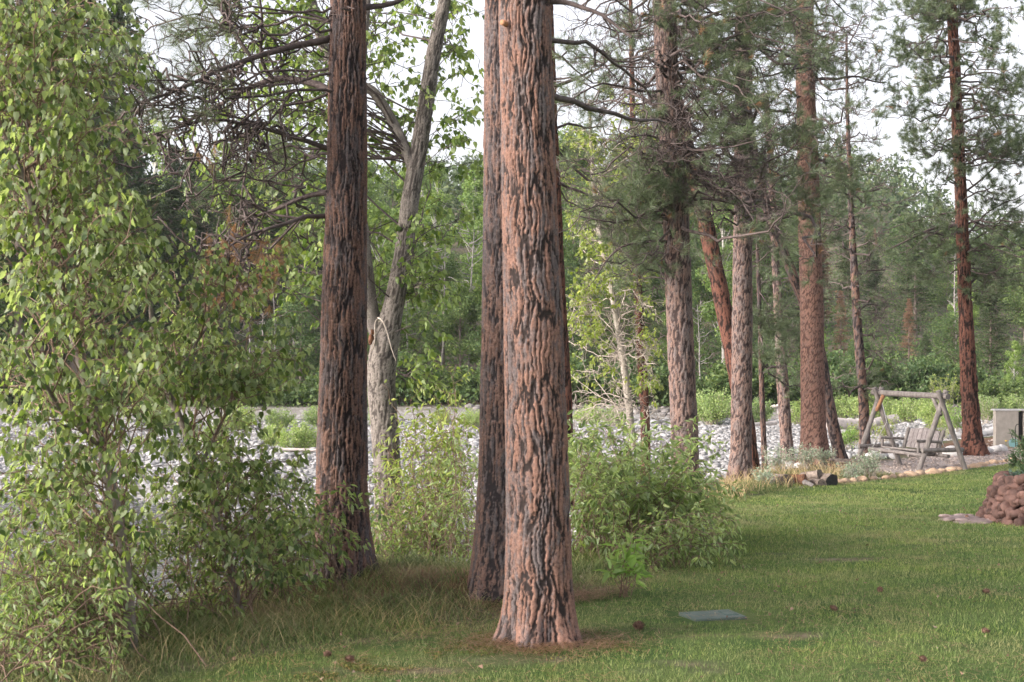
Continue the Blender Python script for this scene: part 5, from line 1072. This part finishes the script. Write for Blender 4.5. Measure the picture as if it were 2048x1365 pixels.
# ------------------------------------------------------------------ concrete block, paddle, pole
def build_concrete():
    y = 42.0; a = P(1992, 871, y); b = P(2037, 871, y); zb = hz(a[0], y); zt = EYE - (822 - 682.5) / F * y; w_ = b[0] - a[0]
    root = empty('concrete_block', ((a[0] + b[0]) / 2, y, zb), 'Pale concrete block wall with a dark gap, far right behind the rightmost pine', 'concrete wall'); loc = root.location
    mb = MB(); box(mb, ((a[0] + b[0]) / 2, y + .13, (zb + zt) / 2 - .05), (w_, .26, zt - zb + .1)); o = mb.build('wall', M['concrete'], root, smooth=False, local=loc)
    mb = MB(); box(mb, ((a[0] + b[0]) / 2 + .25, y + .15, zt + .022), (w_ + .6, .34, .04)); mb.build('cap', M['concrete_top'], root, smooth=False, local=loc)
    mb = MB(); box(mb, (b[0] + .075, y + .2, (zb + zt) / 2 - .07), (.15, .2, zt - zb + .05)); mb.build('dark_gap', M['black'], root, smooth=False, local=loc)
    mb = MB(); box(mb, (b[0] + .152 + .45, y + .13, (zb + zt) / 2 - .05), (.9, .26, zt - zb + .1)); mb.build('wall', M['concrete'], root, smooth=False, local=loc)
    # paddle shaped float leaning
    c = P(2027, 862, y - .12); rt = empty('teal_float', (c[0], c[1], zb), 'Round teal disc leaning against the concrete block', 'disc'); th = np.linspace(0, 2 * np.pi, 28, endpoint=False); rr_ = .135
    ring = np.stack([np.cos(th) * rr_, 0 * th, np.sin(th) * rr_ + rr_ - .01], -1); v = np.vstack([ring * [1, 1, 1] + [0, -.02, 0], ring + [0, .02, 0], ring * [.96, 1, 1] * [1, 1, 1] + [0, -.026, 0]]) ; n = 28
    mb = MB(); mb.add(v + np.array([c[0], c[1], zb]), np.array([[k, (k + 1) % n, n + (k + 1) % n, n + k] for k in range(n)])); mb.f.append(np.array([list(range(n))])); mb.f.append(np.array([list(range(n, 2 * n))[::-1]])); mb.build('disc', M['teal'], rt, smooth=False, local=rt.location)
    mb = MB(); pth = np.array([[(c[0] - .02, c[1], zb + .25), (c[0] - .05, c[1] + .02, zb + .34), (c[0] - .05, c[1] + .02, zb + .38)]]); tubes(mb, pth, .012, .01, 6); mb.build('handle', M['black'], rt, local=rt.location)
    # hooked black pole
    q = P(2031, 868, y - .2); rt = empty('hooked_pole', (q[0], q[1], zb), 'Thin black hooked pole standing before the concrete block', 'garden pole'); mb = MB(); hk = [(q[0], q[1], zb - .05), (q[0], q[1], zb + .5), (q[0] + .0, q[1], zb + .64), (q[0] + .03, q[1], zb + .7), (q[0] + .09, q[1], zb + .7), (q[0] + .12, q[1], zb + .66)]
    s = resample(np.array(hk), 16)[None]; tubes(mb, s, .012, .012, 6); mb.build('pole', M['black'], rt, local=rt.location)
build_concrete()

# ------------------------------------------------------------------ round stone wall, juniper, slab
def build_wall():
    hL = hit(1962, 1046); hR = hit(2070, 1084); cx, cy = hL[0] + 1.42, hL[1] + .25
    root = empty('stone_wall', (cx, cy, hz(cx, cy)), 'Low curved retaining wall of reddish brown river stones at the right edge', 'stone wall'); mb = MB()
    Rw = 1.25; N_ = 0; pts = []; sz = []
    rows_ = 7; th_span = (R(95), R(290))
    for k in range(rows_):
        zc = .03 + k * .088; rr_ = Rw * (1 - .035 * k); n = int((th_span[1] - th_span[0]) * rr_ / .105)
        for j in range(n):
            t = th_span[0] + (th_span[1] - th_span[0]) * (j + rng.uniform(.2, .8)) / n; x, y = cx + math.cos(t) * rr_, cy + math.sin(t) * rr_; pts.append((x, y, hz(x, y) + zc + rng.normal(0, .012))); sz.append(rng.uniform(.055, .115))
    pts = np.array(pts); sz = np.array(sz); rocks(mb, pts, sz, 3, .72, seeds=8, rough=.8); mb.build('stones', M['red_stone'], root, local=root.location)
    mb = MB(); n = 40; th = np.linspace(*th_span, n); zz = np.linspace(-.2, .56, 5); TH, ZZ = np.meshgrid(th, zz); rr_ = (Rw - .10) * (1 - .035 * ZZ / .088); X = cx + np.cos(TH) * rr_; Y = cy + np.sin(TH) * rr_; Z = height(X, Y) + ZZ; nc = n; i, j = np.meshgrid(np.arange(4), np.arange(n - 1), indexing='ij'); b = i * nc + j
    mb.add(np.stack([X, Y, Z], -1), np.stack([b, b + 1, b + nc + 1, b + nc], -1).reshape(-1, 4)); top = np.stack([cx + np.cos(th) * (Rw - .1) * .78, cy + np.sin(th) * (Rw - .1) * .78, np.full(n, hz(cx, cy) + .56)], -1); k0 = mb.n; mb.add(np.vstack([top, [[cx, cy, hz(cx, cy) + .62]]]), np.array([[q, q + 1, n] for q in range(n - 1)])); mb.build('soil', M['rot_wood'], root, local=root.location)
    mb = MB(); mp = np.array([P(2038, 1046, cy - Rw + .05), P(2040, 1066, cy - Rw), P(1995, 1030, cy - Rw + .25)]); mp2 = []
    for k in (0, 1, 2):
        t = R(238 + k * 16); mp2.append((cx + math.cos(t) * (Rw + .0), cy + math.sin(t) * (Rw + .0), hz(cx + math.cos(t) * Rw, cy + math.sin(t) * Rw) + (.22, .08, .3)[k]))
    rocks(mb, np.array(mp2), np.array([.06, .05, .035]), 3, .9); mb.build('moss', M['moss'], root, local=root.location)
    # fallen rocks on top left
    h = hz(cx, cy) + .6; jb = empty('juniper_bush', (cx - .1, cy + .1, h), 'Dark green juniper bush growing on top of the curved stone wall', 'bush')
    n = 170; a = rng.uniform(0, 6.28, n); e = rng.uniform(-.12, 1.35, n); rad = np.array([.62, .62, .80]); E = np.stack([np.cos(a) * np.cos(e), np.sin(a) * np.cos(e), np.sin(e)], -1) * rad * rng.uniform(.6, 1.05, n)[:, None] + np.array([cx - .30, cy + .2, h - .1]); S = np.stack([cx - .30 + rng.normal(0, .08, n), cy + rng.normal(0, .08, n), np.full(n, h - .1)], -1)
    pth = up_paths(S, E, 7, .06, -.05); mb = MB(); tubes(mb, pth, .012, .005, 4); mb.build('stems', M['twig_brown'], jb, local=jb.location)
    g1, _, _ = grow(pth, 12, .35, 1, .1, .26, 40, up=.1, wig=.1, n=4); g2, _, _ = grow(g1, 4, .2, 1, .04, .1, 40, n=3); fl = MB(); tubes(fl, g1, .006, .003, 3); tubes(fl, g2, .006, .003, 3); needles(fl, g2[:, -1], nrm(g2[:, -1] - g2[:, 0]), 7, .035, .006, 45, .06, 0)
    fl.build('foliage', leaf_mat('juniper', (.035, .07, .03), (.08, .13, .05), (.13, .18, .08), trans=.1), jb, smooth=False, local=jb.location)
    jb = empty('juniper_bush', (cx - .55, cy - .45, h - .1), 'Low bluish creeping juniper spilling over the stone wall', 'bush'); n = 60; a = rng.uniform(R(170), R(300), n); E = np.stack([cx + np.cos(a) * .98 * rng.uniform(.6, 1.08, n), cy + np.sin(a) * .98 * rng.uniform(.6, 1.08, n), h - .06 + rng.uniform(0, .12, n)], -1); S = E * 0 + np.array([cx - .3, cy - .25, h - .08]); pth = up_paths(S, E, 7, .06, .1); g1, _, _ = grow(pth, 12, .4, 1, .06, .16, 40, up=.2, n=4); g2, _, _ = grow(g1, 3, .2, 1, .03, .07, 40, n=3); fl = MB(); tubes(fl, pth, .008, .004, 3); tubes(fl, g1, .005, .003, 3); needles(fl, g2[:, -1], nrm(g2[:, -1] - g2[:, 0]), 6, .035, .006, 45, .05, 0)
    fl.build('foliage', leaf_mat('juniper_blue', (.05, .09, .07), (.09, .15, .12), trans=.1), jb, smooth=False, local=jb.location)
    # flat stone slabs
    c = hit(1925, 1042); rs = empty('stepping_stone', tuple(c), 'Flat mottled stone slab set in the lawn beside the curved stone wall', 'stone slab'); k = 16; mb = MB()
    v, f = rock_shape(4, 55, .4, .2); vv = v * np.array([.33, .44, .045]) + c + np.array([.06, 0, .01]); mb.add(vv, f, rnd=.3)
    pp = np.stack([c[0] + rng.uniform(-.22, .34, k), c[1] + rng.uniform(-.32, .32, k), np.full(k, c[2] + .035)], -1); rocks(mb, pp, rng.uniform(.06, .11, k), 2, .25); mb.build('slab', simple_mat('slab_stone', (.13, .095, .09), (.30, .235, .22), 9, obj=False, bmp=.5, rn=.25), rs, local=rs.location)
    # yellow flower
    fp = hit(2012, 897); fz = EYE - (883 - 682.5) / F * fp[1]; rf = empty('yellow_flower', tuple(fp), 'Single yellow flower above the grey stones left of the juniper bush', 'flower'); mb = MB(); tubes(mb, np.array([[fp, (fp + [fp[0], fp[1], fz]) / 2, [fp[0], fp[1], fz]]]), .008, .006, 4); mb.build('stem', M['lawn'], rf, local=rf.location)
    mb = MB(); d = nrm(np.stack([np.cos(np.arange(9) * .7), np.sin(np.arange(9) * .7) - .3, np.full(9, .45)], -1)); leaves(mb, np.tile([fp[0], fp[1], fz], (9, 1)), d, .07, 'heart'); mb.build('petals', M['petal'], rf, local=rf.location)
build_wall()

# ------------------------------------------------------------------ valve box lid, cones, moss
def build_lid():
    c = LIDC; rz = .30; root = empty('valve_box_lid', tuple(c), 'Grey green plastic ground box lid set flush in the lawn', 'utility lid'); mb = MB(); z = c[2] + .006
    def bevbox(mb, cx, cy, cz, sx, sy, sz, b=.006):
        for dz, ins in ((-sz / 2, 0), (sz / 2 - b, 0), (sz / 2, b)):
            pass
        R_ = [(-sz / 2, 0), (sz / 2 - b, 0), (sz / 2, b)]; v = []
        for dz, ins in R_:
            for x, y in ((-1, -1), (1, -1), (1, 1), (-1, 1)): v.append((x * (sx / 2 - ins), y * (sy / 2 - ins), dz))
        v = np.array(v); cz_, sz_ = math.cos(rz), math.sin(rz); px_ = v[:, 0] + cx; py_ = v[:, 1] + cy; v = np.stack([px_ * cz_ - py_ * sz_ + c[0], px_ * sz_ + py_ * cz_ + c[1], v[:, 2] + cz], -1)
        f = [(0, 1, 5, 4), (1, 2, 6, 5), (2, 3, 7, 6), (3, 0, 4, 7), (4, 5, 9, 8), (5, 6, 10, 9), (6, 7, 11, 10), (7, 4, 8, 11), (8, 9, 10, 11)]; mb.add(v, np.array(f), rnd=.5)
    bevbox(mb, 0, 0, z, .43, .31, .035); mb.build('lid', M['lid_green'], root, smooth=False, local=root.location)
    mb = MB(); bevbox(mb, .13, -.005, z + .0175, .10, .16, .009, .003); bevbox(mb, -.17, .09, z + .0175, .035, .022, .009, .003); mb.build('grip', simple_mat('lid_dark', (.05, .08, .075), (.09, .13, .12), 20), root, smooth=False, local=root.location)
    mb = MB(); bevbox(mb, .13, -.005, z + .0215, .07, .12, .006, .002); mb.build('handle', M['lid_green'], root, smooth=False, local=root.location)
build_lid()
def cone_mesh():
    mb = MB(); n = 90; k = np.arange(n); t = k / n; a = k * 2.39996; rr_ = .034 * np.sin(np.clip(.15 + t * .85, 0, 1) * np.pi) ** .7; z = -.045 + .09 * t
    p = np.stack([np.cos(a) * rr_ * .75, np.sin(a) * rr_ * .75, z], -1); d = nrm(np.stack([np.cos(a), np.sin(a), .5 + 0 * a], -1)); leaves(mb, p, d, .020, 'heart', upb=3.0)
    v, f = ico(2); mb.add(v * np.array([.027, .027, .042]), f, rnd=.3); o = mb.build('pine_cone', M['cone']); me = o.data; bpy.data.objects.remove(o); return me
CM = cone_mesh()
for x, y, lb in ((1278, 1262, 'Brown pine cone on the lawn between the nearest pine and the green lid'), (1760, 1188, 'Pine cone on the lawn right of centre, below the log pile'), (1668, 1226, 'Pine cone right of the green lid beside a bare patch'), (1971, 1273, 'Pine cone on the lawn near the lower right edge'), (1934, 1043, 'Pine cone lying on the flat stone slab'), (1973, 1192, 'Pine cone below the curved stone wall'), (1873, 944, 'Pine cone on the gravel under the swing'), (1846, 1330, 'Small pine cone near the bottom right of the lawn'), (700, 1330, 'Pine cone in the moss near the bottom edge'), (655, 1320, 'Pale pine cone among leaves in the lower left grass')):
    h = hit(x, y); o = bpy.data.objects.new('pine_cone', CM); col.objects.link(o); o.location = (h[0], h[1], h[2] + (.035 if y != 1043 else .06)); o.rotation_euler = (R(80) + rng.normal(0, .2), rng.normal(0, .4), rng.uniform(0, 6.28)); s = .95 if x == 1278 else rng.uniform(.55, .75); o.scale = (s, s, s); tag(o, lb, 'pine cone', 'pine cones on the ground')
def build_moss():
    mb = MB(); n = 16000; c = hit(1080, 1292); a = rng.uniform(0, 6.28, n); rr_ = .17 + np.abs(rng.normal(0, .17, n)); X = c[0] + np.cos(a) * rr_ * 1.35; Y = c[1] + .05 + np.sin(a) * rr_ * 1.0
    k = noise2(X * 5, Y * 5, 91) > .42; X, Y = X[k], Y[k]
    n2 = 9000; t = rng.random(n2); e0 = hit(980, 1306); e1 = hit(620, 1358); X2 = e0[0] + (e1[0] - e0[0]) * t + rng.normal(0, .09, n2); Y2 = e0[1] + (e1[1] - e0[1]) * t + rng.normal(0, .14, n2); k = noise2(X2 * 4, Y2 * 4, 92) > .5; X = np.r_[X, X2[k]]; Y = np.r_[Y, Y2[k]]
    Z = height(X, Y); v = np.stack([X, Y, Z + rng.uniform(0, .022, len(X))], -1); flakes(mb, v, .009, np.tile([0, 0, 1.0], (len(v), 1)))
    m, nt = nmat('moss_tufts'); out(nt, prin(nt, ramp(nt, attr(nt, 'rnd'), [(0, (.05, .075, .02)), (.55, (.11, .125, .035)), (.85, (.19, .155, .05)), (1, (.20, .11, .06))]), .9, spec=.1)); tag(mb.build('moss_patch', m, smooth=False), kind='stuff')
    # debris: bark chips, leaf litter, twigs
    mb = MB(); n = 2600; Y = np.exp(rng.uniform(np.log(7.5), np.log(24), n)); lo = np.interp(Y, CREST[:, 1], CREST[:, 0]); X = lo + (.42 * Y - lo) * rng.random(n) ** 1.5; k = noise2(X * 1.3, Y * 1.3, 93) > .52; X, Y = X[k], Y[k]
    flakes(mb, np.stack([X, Y, height(X, Y) + .03], -1), rng.uniform(.008, .024, len(X)), np.tile([0, 0, 1.0], (len(X), 1))); m, nt = nmat('litter'); out(nt, prin(nt, ramp(nt, attr(nt, 'rnd'), [(0, (.10, .05, .035)), (.6, (.20, .12, .085)), (1, (.30, .22, .17))]), .9)); tag(mb.build('bark_litter', m, smooth=False), kind='stuff')
build_moss()
print('objects', len(bpy.data.objects), 'polys', sum(len(m.polygons) for m in bpy.data.meshes))
# ------------------------------------------------------------------ air
def build_haze():
    m, nt = nmat('haze'); v = N(nt, 'VolumePrincipled', {'Color': (.93, .95, 1, 1), 'Density': .0002, 'Anisotropy': .2}); N(nt, 'OutputMaterial', {'Volume': v.outputs[0]})
    mb = MB(); box(mb, (0, 1250 - 20, 40 - 2), (2800 * 2, 2560 , 130)); o = mb.build('haze', m, smooth=False); tag(o, kind='stuff')
build_haze()
